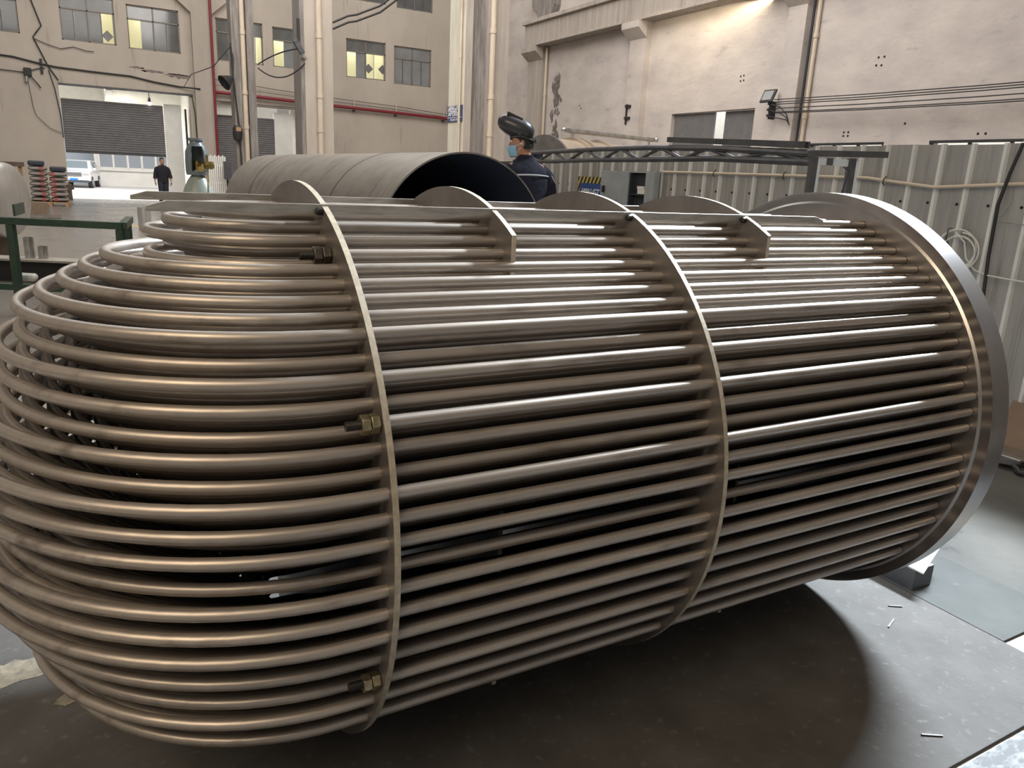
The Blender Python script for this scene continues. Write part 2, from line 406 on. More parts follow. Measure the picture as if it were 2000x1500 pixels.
tag(MB().mm(-1.6, -0.98, 18.3, 18.75, -0.0118, -0.010).build('floor_line', 'yellow'), 'broad yellow floor marking behind the green frame table', 'line')
def patch(cx, cy, rx, ry, seed, z=0.0002, n=26):
    rnd = random.Random(seed)
    return [(cx + rx * math.cos(2 * PI * i / n) * rnd.uniform(0.72, 1.1), cy + ry * math.sin(2 * PI * i / n) * rnd.uniform(0.72, 1.1), z) for i in range(n)]
for i, (cx, cy, rx, ry, lab) in enumerate(((-2.62, 0.50, 0.13, 0.07, 'larger pale dust spill on the floor plate left of the tube bends'), (-2.47, 0.30, 0.030, 0.028, 'small pale dust spot beneath the lowest tube bends'))):
    mb = MB(); rnd = random.Random(i + 3)
    mb.prism(patch(cx, cy, rx, ry, i + 11), (0, 0, 0.0015))
    o = tag(mb.build('dust_spill', 'dust'), lab, 'dust'); o['kind'] = 'stuff'
for i, (x, y, a, l, lab) in enumerate(((0.226, -0.417, -0.55, 0.05, 'short dark steel sliver on the grey plate nearest the flange'), (0.106, -0.484, 0.35, 0.07, 'thin dark sliver beside the curved shadow edge'), (-0.317, -0.908, 2.6, 0.06, 'dark sliver near the bottom edge of the lit plate'))):
    d = Vector((math.cos(a), math.sin(a), 0)) * l / 2
    tag(MB().bar(Vector((x, y, 0.0022)) - d, Vector((x, y, 0.0022)) + d, 0.005, 0.004).build('steel_sliver', 'bolt'), lab, 'scrap')
tag(MB().mm(0.40, 0.52, -0.37, 0.20, -0.002, 0.085).build('steel_block', 'dark', bevel=0.003), 'dark steel bar lying on the narrow plate behind the flange foot', 'block')
tag(MB().prism([(0.40, -0.40, 0.0855), (0.66, -0.30, 0.0855), (0.56, 0.16, 0.0855), (0.40, 0.20, 0.0855)], (0, 0, 0.006)).build('steel_offcut', 'white'), 'white pointed sheet offcut lying on the dark steel bar', 'offcut')

# ================================================================== SHELL
SX, SY, SZ, SR = 0.246, 3.41, 0.952, 0.709
shell = thing('steel_shell', (SX, SY, 0), 'large open steel cylinder shell with weld seams lying behind the tube bundle', 'cylinder')
ys = [3.41, 4.84, 8.31, 9.96]
for a, b in zip(ys[:-1], ys[1:]):
    mb = MB(); n = 128; cap = []
    A = (Vector((1, 0, 0)), Vector((0, 0, 1)))
    rs = [mb.ring((SX, y, SZ), A[0], A[1], r, r, n) for y, r in ((a, SR - 0.012), (a, SR), (b, SR), (b, SR - 0.012))]
    mb.rings(rs, cap=False)
    mb.build('shell_course', 'shell', shell, 30)
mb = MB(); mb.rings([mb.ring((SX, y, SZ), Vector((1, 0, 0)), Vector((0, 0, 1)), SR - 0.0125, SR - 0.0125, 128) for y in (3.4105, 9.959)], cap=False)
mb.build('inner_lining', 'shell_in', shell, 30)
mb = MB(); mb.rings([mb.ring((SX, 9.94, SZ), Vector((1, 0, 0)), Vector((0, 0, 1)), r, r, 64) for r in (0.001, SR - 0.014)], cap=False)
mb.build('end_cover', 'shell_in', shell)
for y in (4.84, 8.31):
    mb = MB(); n = 128
    mb.rings([mb.ring((SX, y + dy, SZ), Vector((1, 0, 0)), Vector((0, 0, 1)), r, r, n) for dy, r in ((-0.009, SR), (-0.004, SR + 0.003), (0.004, SR + 0.003), (0.009, SR))], cap=False)
    mb.build('ring_weld', 'weld', shell, 60)
for (a, b, t) in ((3.42, 4.84, 3.02), (4.85, 8.30, 2.92)):
    px, pz = SX + (SR + 0.001) * math.cos(t), SZ + (SR + 0.001) * math.sin(t)
    MB().tube([(px, a, pz), (px, b, pz)], 0.006, 8).build('long_weld', 'weld', shell, 60)
mb = MB(); hx, hz = SX + (SR - 0.016) * math.cos(1.25), SZ + (SR - 0.016) * math.sin(1.25)
mb.lathe((hx, 4.35, hz), (-math.cos(1.25), 0, -math.sin(1.25)), [(0, 0.13), (0.003, 0.13)], 32)
mb.build('nozzle_hole', 'hole', shell, 40)
for i, y in enumerate((3.9, 9.3)):
    t = thing('roller_support', (SX, y, 0), ('nearer', 'farther')[i] + ' pair of rollers on a base carrying the steel cylinder shell', 'support')
    MB().mm(SX - 0.6, SX + 0.6, y - 0.1, y + 0.1, -0.012, 0.10).build('base', 'dark', t)
    for s in (-1, 1):
        ang = -PI / 2 + s * 0.55
        cx, cz = SX + (SR + 0.1) * math.cos(ang), SZ + (SR + 0.1) * math.sin(ang)
        MB().cyl((cx, y - 0.08, cz), (cx, y + 0.08, cz), 0.099, n=28).build('roller', 'black', t, 40)
        MB().mm(cx - 0.03, cx + 0.03, y - 0.095, y - 0.082, 0.1, cz).build('bracket', 'dark', t)

# ================================================================== BACK WALL
YB = 31.8
def wall_y(y, th, x0, x1, z0, z1, holes):
    """wall in a plane of constant y, boxes around rectangular openings"""
    xs = sorted({x0, x1} | {h[0] for h in holes} | {h[1] for h in holes})
    zs = sorted({z0, z1} | {h[2] for h in holes} | {h[3] for h in holes})
    mb = MB()
    for a, b in zip(xs[:-1], xs[1:]):
        run = None
        for c, d in zip(zs[:-1], zs[1:]):
            cx, cz = (a + b) / 2, (c + d) / 2
            solid = not any(h[0] < cx < h[1] and h[2] < cz < h[3] for h in holes)
            if solid: run = (run[0] if run else c, d)
            elif run: mb.mm(a, b, y, y + th, *run); run = None
        if run: mb.mm(a, b, y, y + th, *run)
    return mb
WIN = [  # x0, x1, z0, z1
    (-5.6, -3.60, 5.62, 7.20), (-2.33, -0.58, 5.575, 7.15), (-0.17, 1.61, 5.53, 7.05), (2.93, 4.70, 5.45, 7.0),
    (5.09, 6.85, 5.45, 6.95), (8.13, 9.88, 5.36, 6.89), (10.27, 12.02, 5.29, 6.85), (8.30, 9.89, 8.41, 9.9), (10.38, 12.05, 8.36, 9.9)]
DOOR1 = (-2.60, 1.83, -0.012, 4.06)
DOOR2 = (2.77, 7.2, -0.012, 3.96)
struct(wall_y(YB, 0.3, -14, 13.6, -0.012, 12, WIN + [DOOR1, DOOR2]).build('wall_back', 'plaster'), 'tall beige plastered back wall with two rows of windows and roller doors', 'wall')
WL = ['window at the far left edge of the back wall, cut off by the picture edge', 'window with a light room and a dark diamond on its right pane, above the open roller door',
      'window with its lit opening at the left, right of the diamond window', 'window half covered by the slim concrete column', 'window half covered by the floodlight on the second column',
      'lit window with two dark diamonds, right of the second column', 'window nearest the blue sign column with slanting light on its panes', 'upper storey window above the two diamonds window, only its bottom edge in view',
      'upper storey window beside the bright lamp, only its bottom edge in view']
for i, (x0, x1, z0, z1) in enumerate(WIN):
    w = thing('window_%d' % (i + 1), ((x0 + x1) / 2, YB, z0), WL[i], 'window', None, 'structure')
    fr = MB(); y0, y1 = YB + 0.06, YB + 0.13; t = 0.045; zt = z0 + (z1 - z0) * 0.68; xm = (x0 + x1) / 2
    for a, b, c, d in ((x0, x0 + t, z0, z1), (x1 - t, x1, z0, z1), (x0, x1, z0, z0 + t), (x0, x1, z1 - t, z1), (x0, x1, zt - t / 2, zt + t / 2), (xm - t / 2, xm + t / 2, z0, z1)):
        fr.mm(a, b, y0, y1, c, d)
    frame = fr.build('window_frame', 'frame', w)
    # panes: two top lights, four lower sliding sashes
    sash = [(x0 + (x1 - x0) * q / 4, x0 + (x1 - x0) * (q + 1) / 4) for q in range(4)]
    openq = {1: 3, 2: 0, 3: 3, 4: -1, 5: -1, 6: -1}.get(i, -1)
    for a, b in ((x0, xm), (xm, x1)):
        MB().mm(a, b, YB + 0.10, YB + 0.106, zt, z1).build('pane', 'glassm' if i == 6 else 'glassd', w)
    for q, (a, b) in enumerate(sash):
        if q == openq: continue
        if i == 4 and q == 0: continue
        if i == 5 and q in (0, 2, 3): continue
        MB().mm(a + 0.01, b - 0.01, YB + 0.09 + 0.012 * (q % 2), YB + 0.096 + 0.012 * (q % 2), z0 + t, zt).build('pane', 'glassm' if i in (4, 5, 6) else 'glassd', w)
        MB().mm(b - 0.03, b + 0.005, YB + 0.085, YB + 0.11, z0 + t, zt).build('sash_bar', 'dark', w)
    if i in (1, 2, 3, 4, 5, 6):
        rm = MB()
        rm.mm(x0, x1, YB + 1.6, YB + 1.65, z0 - 0.4, z1 + 0.3).mm(x0 - 0.1, x0 - 0.05, YB + 0.3, YB + 1.65, z0 - 0.4, z1 + 0.3).mm(x1 + 0.05, x1 + 0.1, YB + 0.3, YB + 1.65, z0 - 0.4, z1 + 0.3)
        rm.mm(x0, x1, YB + 0.3, YB + 1.65, z1 + 0.3, z1 + 0.35).mm(x0, x1, YB + 0.3, YB + 1.65, z0 - 0.45, z0 - 0.4)
        rm.build('room_lining', 'room', w)
    dia = {1: [(-0.85, 5.88)], 5: [(9.15, 5.80), (9.78, 5.82)]}.get(i, [])
    for dx, dz in dia:
        r = 0.20
        MB().prism([(dx - r, YB + 0.125, dz), (dx, YB + 0.125, dz - r), (dx + r, YB + 0.125, dz), (dx, YB + 0.125, dz + r)], (0, 0.01, 0)).build('diamond_sticker', 'shutter', w)
# open roller door with lintel beam behind
d1 = thing('door_1', (-0.4, YB, 0), 'wide grey roller door pulled partly up over the bright yard', 'roller door', None, 'structure')
def slats(x0, x1, y, z0, z1, pitch=0.085):
    mb = MB(); n = max(2, int(round((z1 - z0) / pitch))); h = (z1 - z0) / n; poly = []
    for i in range(n):
        for t, d in ((0.0, 0.0), (0.25, -0.018), (0.6, -0.022), (0.9, -0.004)):
            poly.append((y + d, z0 + (i + t) * h))
    poly.append((y, z1))
    vs = []; fs = []
    for (yy, z) in poly: vs += [(x0, yy, z), (x1, yy, z)]
    for i in range(len(poly) - 1): fs.append((2 * i, 2 * i + 1, 2 * i + 3, 2 * i + 2))
    vs2 = [(v[0], y + 0.02, v[2]) for v in vs]
    o = len(vs)
    mb.add(vs, fs); mb.mm(x0, x1, y + 0.012, y + 0.02, z0, z1)
    return mb
slats(-2.58, 0.89, YB + 0.6, 1.75, 3.62).build('shutter_curtain', 'shutter', d1, 20)
MB().mm(-2.58, 0.89, YB + 0.575, YB + 0.63, 1.68, 1.75).build('bottom_rail', 'dark', d1)
MB().mm(-2.60, 1.95, YB - 0.05, YB - 0.005, 4.02, 4.10).build('lintel_rail', 'dark', d1)
pr = MB()   # cream gate room: ceiling, side wall with beam
pr.mm(0.92, 1.55, YB + 0.62, YB + 0.9, -0.012, 3.7).mm(-2.9, 2.1, YB + 0.31, YB + 3.2, 4.3, 4.4).mm(-2.9, 2.1, YB + 3.1, YB + 3.2, 3.45, 4.3)
pr.mm(-2.95, -2.62, YB + 0.31, YB + 2.0, -0.012, 4.3).mm(1.84, 2.1, YB + 0.31, YB + 3.2, -0.012, 4.3)
pr.prism([(-1.05, YB + 0.31, 4.3), (-1.05, YB + 3.1, 4.3), (-1.05, YB + 3.1, 3.75), (-1.05, YB + 0.31, 4.02)], (0.22, 0, 0))
pr.build('gate_room', 'white', d1)
MB().mm(1.66, 1.72, YB + 0.34, YB + 0.5, 1.2, 3.55).build('guide_rail', 'black', d1)
d2 = thing('door_2', (5, YB, 0), 'dark grey closed roller shutter right of the red standpipe, deep in a recess', 'roller door', None, 'structure')
slats(2.79, 5.15, YB + 0.55, -0.012, 3.45).build('shutter_curtain', 'shutter', d2, 20)
MB().mm(2.79, 3.72, YB + 0.40, YB + 0.56, 3.46, 3.86).build('shutter_box', 'white', d2)
wl = MB(); wl.mm(5.15, 5.9, YB + 0.5, YB + 0.75, -0.012, 3.7).mm(2.77, 7.2, YB + 0.31, YB + 1.4, 3.97, 4.1).mm(5.9, 7.3, YB + 0.9, YB + 1.0, -0.012, 3.97).mm(2.77, 7.2, YB + 0.5, YB + 0.7, 3.86, 3.96)
wl.build('recess_wall', 'white', d2)
# pilaster with haunches
pil = MB().mm(2.02, 2.73, YB - 0.25, YB, -0.012, 12)
pil.prism([(2.02, YB - 0.249, 7.02), (2.02, YB - 0.249, 7.9), (1.45, YB - 0.249, 7.9), (1.45, YB - 0.249, 7.5)], (0, 0.248, 0))
pil.prism([(2.73, YB - 0.249, 7.02), (3.35, YB - 0.249, 7.55), (3.35, YB - 0.249, 7.9), (2.73, YB - 0.249, 7.9)], (0, 0.248, 0))
struct(pil.build('trim_1', 'plaster_l'), 'beige pilaster with corbels beside the red standpipe', 'pilaster')

def ragged(cx, cz, w, h, seed, y):
    rnd = random.Random(seed); n = 40; pts = []
    for i in range(n):
        t = 2 * PI * i / n
        pts.append((cx + w * math.cos(t) * rnd.uniform(0.55, 1.1), y, cz + h * math.sin(t) * rnd.uniform(0.3, 1.25)))
    return pts
mb = MB()
mb.prism(ragged(1.45, 4.72, 0.50, 0.10, 5, YB - 0.004), (0, 0.003, 0)); mb.prism(ragged(0.6, 4.80, 0.45, 0.055, 8, YB - 0.004), (0, 0.003, 0)); mb.prism(ragged(0.05, 4.88, 0.3, 0.05, 9, YB - 0.004), (0, 0.003, 0))
o = mb.build('trim_2', 'peel'); struct(o, 'dark band of peeling plaster above the open roller door', 'peeling plaster')

# ------------------------------------------------------------------ outside the gate
yd = MB().prism([(-14, YB + 0.35, -0.004), (-14, 36, -0.03), (-14, 41, -0.26), (-14, 63, -0.26), (-14, 63, -0.34), (-14, YB + 0.35, -0.3)], (28, 0, 0))
struct(yd.build('trim_3', 'yard'), 'bright concrete yard outside the open roller door', 'yard')
bd = thing('outside_building', (0, 58, -0.26), 'white building across the yard with a band of grey windows', 'building')
MB().mm(-1.18, 11, 58, 59, -0.26, 7).build('wall', 'outwall', bd)
MB().mm(-1.25, 11, 57.8, 58, 0.78, 0.90).build('sill', 'outwall', bd)
for q in range(9):
    x = -0.85 + q * 0.875
    w = MB().mm(x, x + 0.74, 57.97, 57.999, 1.02, 2.7).build('window', 'outglass', bd)
    MB().mm(x - 0.10, x, 57.94, 57.97, 0.95, 2.75).build('window_post', 'white', w)
b2 = thing('outside_hall', (-6, 61.5, -0.26), 'pale blue clad hall far behind the parked white car', 'building')
MB().mm(-14, 0, 61.5, 62.5, -0.26, 7).build('wall', 'outblue', b2)
MB().mm(-14, 0, 61.4, 61.5, 6.9, 7.1).build('eaves', 'outwall', b2)

# ------------------------------------------------------------------ pipes and cables on the back wall
rp = thing('fire_pipe', (2.71, YB - 0.33, 0), 'dark red fire pipe rising beside the pilaster and running along the back wall', 'pipe')
MB().tube([(2.71, YB - 0.33, -0.012), (2.71, YB - 0.33, 12)], 0.05, 12).build('riser', 'red', rp, 60)
MB().tube([(2.71, YB - 0.2, 4.25), (7.4, YB - 0.2, 4.13), (13.05, YB - 0.2, 4.0)], 0.065, 12).build('branch', 'red', rp, 60)
for x in (3.4, 6.0, 8.4, 10.3, 12.6):
    z = 4.25 - 0.024 * (x - 2.71)
    MB().bar((x, YB - 0.2, z + 0.05), (x, YB - 0.2, z + 0.42), 0.03, 0.03, (0, 1, 0)).build('hanger', 'pvc', rp)
    MB().mm(x - 0.04, x + 0.04, YB - 0.2, YB + 0.0, z - 0.14, z - 0.08).build('clamp', 'black', rp)
def cable(name, pts, r, label, cat='cable', m='black', group=None):
    return tag(MB().tube(pts, r, 8).build(name, m, None, 60), label, cat, group)
yc = YB - 0.06
cable('cable', [(-6.5, yc, 4.95), (-3.9, yc, 4.83), (-3.07, yc, 4.68), (-2.6, yc, 4.62), (-1.5, yc, 4.58), (-0.2, yc, 4.55), (0.6, yc, 4.42), (1.5, yc, 4.33), (2.2, yc - 0.25, 4.30)], 0.028, 'thick black cable running along the back wall above the open roller door')
cable('cable', [(-3.16, yc, 7.4), (-3.16, yc, 6.75), (-2.93, yc, 5.95), (-3.10, yc, 5.72), (-3.22, yc, 5.55), (-3.0, yc, 5.0), (-2.85, yc, 4.62), (-2.58, yc, 4.18)], 0.022, 'black cable hanging from the top left down to the roller door corner')
cable('cable', [(-3.2, yc, 5.5), (-2.8, yc, 5.35), (-2.4, yc, 5.25), (-2.0, yc, 5.36), (-1.6, yc, 5.27), (-1.35, yc, 5.27)], 0.013, 'short loose black wire below the diamond window')
cable('cable', [(-6.5, yc, 4.45), (-3.6, yc, 4.34), (-3.2, yc, 4.5), (-2.95, yc, 4.55)], 0.016, 'thin black wire at the far left feeding the wall camera')
cable('cable', [(-2.85, yc, 4.5), (-2.72, yc, 3.9), (-2.62, yc, 3.0), (-2.60, yc, 2.2)], 0.016, 'black wire hanging along the left edge of the roller door')
cable('cable', [(-3.52, yc, 4.1), (-3.45, yc, 3.2), (-3.38, yc, 2.9), (-3.0, yc, 2.5), (-2.65, yc, 2.35)], 0.010, 'thin grey wire drooping below the wall camera', m='dark')
cable('cable', [(1.9, yc - 0.03, 4.05), (1.98, yc - 0.03, 3.4), (2.0, yc - 0.03, 2.4), (2.0, yc - 0.03, 1.6)], 0.016, 'black wire down the right edge of the roller door')
cable('cable', [(2.75, YB - 0.15, 4.72), (5.2, YB - 0.15, 4.55), (7.4, YB - 0.15, 4.44), (10.5, YB - 0.15, 4.33), (13.0, YB - 0.15, 4.16)], 0.013, 'upper thin dark wire above the red fire pipe', m='dark')
cable('cable', [(2.75, YB - 0.12, 4.52), (5.2, YB - 0.12, 4.38), (7.4, YB - 0.12, 4.30), (10.5, YB - 0.12, 4.20), (13.0, YB - 0.12, 4.06)], 0.010, 'lower thin dark wire just above the red fire pipe', m='dark')
cm = thing('wall_camera', (-3.5, YB, 4.25), 'small dark camera box with frayed wires on the wall left of the roller door', 'camera')
MB().mm(-3.62, -3.38, YB - 0.16, YB, 4.22, 4.5).build('junction_box', 'black', cm, bevel=0.02)
MB().cyl((-3.55, YB - 0.1, 4.22), (-3.57, YB - 0.14, 4.02), 0.05, n=12).build('lens', 'glassm', cm, 40)
MB().tube([(-3.4, YB - 0.1, 4.2), (-3.2, YB - 0.1, 3.95), (-3.15, YB - 0.1, 3.85)], 0.02, 8).build('wire', 'black', cm, 60)
MB().mm(-3.1, -3.02, YB - 0.07, YB, 4.35, 4.85).build('bracket', 'black', cm)
bl = thing('bulb_lamp', (0.42, YB + 0.5, 4.05), 'single bare bulb hanging inside the roller door gate', 'lamp')
MB().tube([(0.42, YB + 0.5, 4.3), (0.42, YB + 0.5, 3.85)], 0.012, 8).build('cord', 'black', bl, 60)
MB().cyl((0.42, YB + 0.5, 3.72), (0.42, YB + 0.5, 3.87), 0.06, 0.04, 12).build('socket', 'dark', bl, 40)
MB().ball((0.42, YB + 0.5, 3.66), 0.07).build('bulb', 'bulb', bl, 60)

# ================================================================== COLUMNS
def column(name, x0, x1, yf, depth, label, m, extra=None):
    mb = MB().mm(x0, x1, yf, yf + depth, -0.012, 12)
    return mb
c1 = thing('concrete_column', (2.4, 23.6, 0), 'slim grey concrete column with a cream drain pipe left of the wide column', 'column', None, 'structure')
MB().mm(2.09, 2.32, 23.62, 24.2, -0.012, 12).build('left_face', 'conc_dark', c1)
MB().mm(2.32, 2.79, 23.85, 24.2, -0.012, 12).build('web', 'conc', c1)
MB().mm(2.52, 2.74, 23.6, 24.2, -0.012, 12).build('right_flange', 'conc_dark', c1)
c2 = thing('concrete_column', (4.4, 22.7, 0), 'wide beige concrete column with a cream drain pipe in the middle of the back wall', 'column', None, 'structure')
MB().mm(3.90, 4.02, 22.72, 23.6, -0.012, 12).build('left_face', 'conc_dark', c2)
MB().mm(4.02, 4.88, 22.7, 23.6, -0.012, 12).build('shaft', 'plaster_l', c2)
c3 = thing('concrete_column', (7.8, 18.2, 0), 'broad streaked concrete column with a pale lit side carrying the blue sign', 'column', None, 'structure')
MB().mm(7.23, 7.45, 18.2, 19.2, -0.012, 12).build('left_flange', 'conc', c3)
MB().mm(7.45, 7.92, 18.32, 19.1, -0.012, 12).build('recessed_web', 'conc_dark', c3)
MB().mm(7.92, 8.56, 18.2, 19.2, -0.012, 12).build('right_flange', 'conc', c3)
MB().prism([(7.23, 18.2, -0.012), (7.23, 19.2, -0.012), (7.215, 19.2, -0.012), (7.215, 18.2, -0.012)], (0, 0, 12)).build('painted_lit_side', 'conc_lit', c3)  # thin face coloured pale to imitate the light falling on it
for nm, x, y, r, lab in (('drain_pipe', 2.42, 23.72, 0.085, 'cream drain pipe on the slim grey column'), ('drain_pipe', 4.44, 22.60, 0.085, 'cream drain pipe on the wide beige column'),
                         ('drain_pipe', 8.02, 18.12, 0.08, 'cream drain pipe with a collar on the streaked sign column'), ('drain_pipe', 7.15, 18.33, 0.035, 'thin cream pipe crossing the blue sign')):
    t = thing(nm, (x, y, 0), lab, 'pipe')
    MB().cyl((x, y, -0.012), (x, y, 12), r, n=16).build('pipe', 'pvc', t, 60)
    for z in ((2.6, 3.6, 5.3) if r > 0.05 else (2.85, 4.6)):
        MB().cyl((x, y, z), (x, y, z + 0.12), r * 1.18, n=16).build('collar', 'pvc', t, 60)
# lamps on the columns
dl = thing('dish_lamp', (1.9, 23.5, 3.9), 'black dish shaped lamp on the left side of the slim grey column', 'lamp')
MB().lathe((2.02, 23.55, 4.03), (-0.6, -0.2, -0.45), [(0, 0.05), (0.05, 0.10), (0.30, 0.24), (0.31, 0.22), (0.1, 0.08)], 20).build('shade', 'black', dl, 40)
MB().tube([(2.1, 23.75, 4.9), (2.1, 23.55, 4.6), (2.06, 23.55, 4.0)], 0.025, 8).build('arm', 'black', dl, 60)
wlp = thing('hook_lamp', (2.1, 23.5, 2.5), 'black round device with a pale label hanging low on the slim grey column', 'lamp')
MB().lathe((2.12, 23.52, 2.42), (0, 0, 1), [(-0.2, 0.05), (-0.17, 0.12), (0.0, 0.15), (0.16, 0.14), (0.26, 0.09)], 20).build('housing', 'black', wlp, 40)
MB().mm(2.06, 2.20, 23.36, 23.385, 2.50, 2.62).build('label_plate', 'wood', wlp)
cable('cable', [(2.04, 23.6, 5.0), (2.08, 23.58, 4.0), (2.14, 23.58, 3.3), (2.18, 23.58, 2.7), (2.22, 23.58, 1.2)], 0.022, 'black cable running down the slim grey column')
cable('cable', [(2.03, 23.55, 4.9), (1.6, 24.0, 4.35), (1.2, 26.0, 4.25), (1.6, YB - 0.3, 4.3)], 0.014, 'wire slung from the slim grey column to the pilaster', m='dark')
fl1 = thing('floodlight', (3.75, 22.5, 5), 'grey floodlight head on a pole at the left of the wide column', 'floodlight')
MB().box((3.80, 22.5, 4.98), (0.16, 0.12, 0.42), (Vector((0.85, 0, 0.52)), Vector((0, 1, 0)), Vector((-0.52, 0, 0.85)))).build('head', 'dark', fl1, bevel=0.02)
MB().tube([(3.9, 22.6, 4.75), (4.0, 22.68, 4.72), (4.05, 22.72, 4.70)], 0.05, 8).build('arm', 'alloy', fl1, 60)
MB().mm(3.76, 3.84, 22.45, 22.53, 5.15, 5.75).build('pole', 'black', fl1)
cable('cable', catenary((2.80, 23.5, 4.48), (3.78, 22.5, 4.92), -0.08), 0.02, 'upper black cable from the slim column to the floodlight')
cable('cable', catenary((2.80, 23.5, 4.38), (4.0, 22.6, 4.55), 0.33), 0.02, 'sagging black cable below the floodlight')
for i, (z, lab) in enumerate(((5.80, 'upper of the two thick black cables leaving the wide column'), (5.62, 'lower of the two thick black cables leaving the wide column'))):
    cable('power_cable', [(4.88, 22.65, z), (5.35, 22.6, z + 0.24), (5.6, 22.55, z + 0.30), (6.3, 22.4, z + 0.62), (7.2, 22.2, z + 1.35)], 0.03, lab)
lamp = thing('high_bay_lamp', (6.76, 18.2, 5.97), 'bright bluish high bay lamp at the top edge left of the sign column', 'lamp')
MB().lathe((6.76, 18.0, 6.06), (0.1, -0.55, -0.85), [(0, 0.03), (0.001, 0.12), (0.0, 0.11)], 20).build('lamp_glass', 'lampglass', lamp, 40)
MB().lathe((6.76, 18.0, 6.07), (-0.1, 0.55, 0.85), [(0, 0.13), (0.06, 0.14), (0.2, 0.10), (0.3, 0.05)], 20).build('housing', 'dark', lamp, 40)
MB().tube([(6.73, 18.16, 6.32), (6.9, 18.4, 6.6), (7.22, 18.5, 6.7)], 0.025, 8).build('arm', 'dark', lamp, 60)

# ------------------------------------------------------------------ lettering
def lettering(txt, size, M4, name, m, parent, ext=0.0006):
    cu = bpy.data.curves.new('lettering', 'FONT'); cu.body = txt; cu.size = size; cu.extrude = ext; cu.align_x = 'CENTER'; cu.align_y = 'CENTER'; cu.offset = size * 0.012
    ob = bpy.data.objects.new('lettering_source', cu); COL.objects.link(ob)
    bpy.context.view_layer.update()
    dg = bpy.context.evaluated_depsgraph_get()
    me = bpy.data.meshes.new_from_object(ob.evaluated_get(dg))
    bpy.data.objects.remove(ob); bpy.data.curves.remove(cu)
    off = Matrix.Translation(-Vector(parent['_o']))
    me.transform(off @ M4); me.name = name
    me.materials.clear(); me.materials.append(M[m])
    o = bpy.data.objects.new(name, me); COL.objects.link(o); o.parent = parent; o['_o'] = tuple(parent['_o'])
    return o
def frame4(origin, xdir, ydir):
    x = Vector(xdir).normalized(); y = Vector(ydir).normalized(); z = x.cross(y)
    m = Matrix((x, y, z)).transposed().to_4x4(); m.translation = Vector(origin)
    return m
sg = thing('wall_sign', (7.20, 18.7, 3.0), 'dark blue sign with white characters on the pale side of the sign column', 'sign')
MB().mm(7.19, 7.214, 18.22, 19.2, 2.97, 3.40).build('board', 'signblue', sg)
MB().mm(7.186, 7.19, 18.24, 19.18, 3.075, 3.090).build('rule_line', 'lettering', sg)
for i, ch in enumerate('焊接区'):
    lettering(ch, 0.30, frame4((7.187, 19.0 - i * 0.27, 3.235), (0, -1, 0), (0, 0, 1)), 'character', 'lettering', sg)
lettering('WELDING AREA', 0.075, frame4((7.187, 18.72, 3.02), (0, -1, 0), (0, 0, 1)), 'small_text', 'lettering', sg)

# ================================================================== RIGHT WALL
XR = 13.2
RDOOR = (13.22, 16.48, -0.012, 3.54)
RW = [(9.33, 11.30, 1.3, 2.63), (4.2, 8.27, 1.3, 2.64), (-3, 3.2, 1.3, 2.66)]
def wall_x(x, th, y0, y1, z0, z1, holes):
    ys_ = sorted({y0, y1} | {h[0] for h in holes} | {h[1] for h in holes}); zs = sorted({z0, z1} | {h[2] for h in holes} | {h[3] for h in holes})
    mb = MB()
    for a, b in zip(ys_[:-1], ys_[1:]):
        run = None
        for c, d in zip(zs[:-1], zs[1:]):
            cy, cz = (a + b) / 2, (c + d) / 2
            if not any(h[0] < cy < h[1] and h[2] < cz < h[3] for h in holes): run = (run[0] if run else c, d)
            elif run: mb.mm(x, x + th, a, b, *run); run = None
        if run: mb.mm(x, x + th, a, b, *run)
    return mb
struct(wall_x(XR, 0.3, -14, YB + 0.3, -0.012, 8.4, [RDOOR] + RW).build('wall_right', 'plaster_r'), 'lumpy beige plastered right wall lit from above', 'wall')
# pilasters with corbels under the crane beam
for i, (ya, yb, lab) in enumerate(((23.75, 24.72, 'far pilaster under the crane beam beside the sooty stain'), (17.75, 18.5, 'middle pilaster under the crane beam left of the grey sliding door'), (11.75, 12.3, 'near pilaster beside the tall thin pipe on the right wall'), (5.7, 6.3, 'pilaster beyond the right picture edge'))):
    mb = MB().mm(XR - 0.22, XR, ya, yb, -0.012, 8.4)
    ym = (ya + yb) / 2
    mb.prism([(XR - 0.22, ya - 0.05, 5.75), (XR - 0.55, ya - 0.05, 6.02), (XR - 0.55, ya - 0.05, 6.2), (XR - 0.22, ya - 0.05, 6.2)], (0, yb - ya + 0.1, 0))
    struct(mb.build('trim_%d' % (i + 4), 'plaster_r' if i else 'conc'), lab, 'pilaster')
cb = MB().mm(XR - 0.50, XR - 0.05, -6, 24.6, 6.2, 6.95).mm(XR - 0.62, XR - 0.0, -6, 24.66, 6.95, 7.08).mm(XR - 0.54, XR - 0.03, 18.6, 23.9, 6.2, 6.27).mm(XR - 0.54, XR - 0.03, 8.6, 17.6, 6.2, 6.27)
struct(cb.build('trim_8', 'conc', bevel=0.01), 'long concrete crane beam along the top of the right wall', 'crane beam')
ub = MB().prism([(XR - 0.30, 24.1, 7.08), (XR - 0.30, 23.2, 7.08), (XR - 0.30, 23.0, 7.5), (XR - 0.30, 23.0, 8.4), (XR - 0.30, 24.5, 8.4), (XR - 0.30, 24.5, 7.6), (XR - 0.30, 24.1, 7.35)], (0.30, 0, 0))
struct(ub.build('trim_9', 'conc_dark'), 'grey bracketed column head above the far end of the crane beam', 'column head')
rd = thing('door_3', (XR, 14.85, 0), 'pair of grey sliding door leaves in the right wall with a bright gap between them', 'sliding door', None, 'structure')
MB().mm(XR + 0.12, XR + 0.18, 14.80, 16.46, -0.012, 3.52).build('door_leaf', 'shutter', rd)
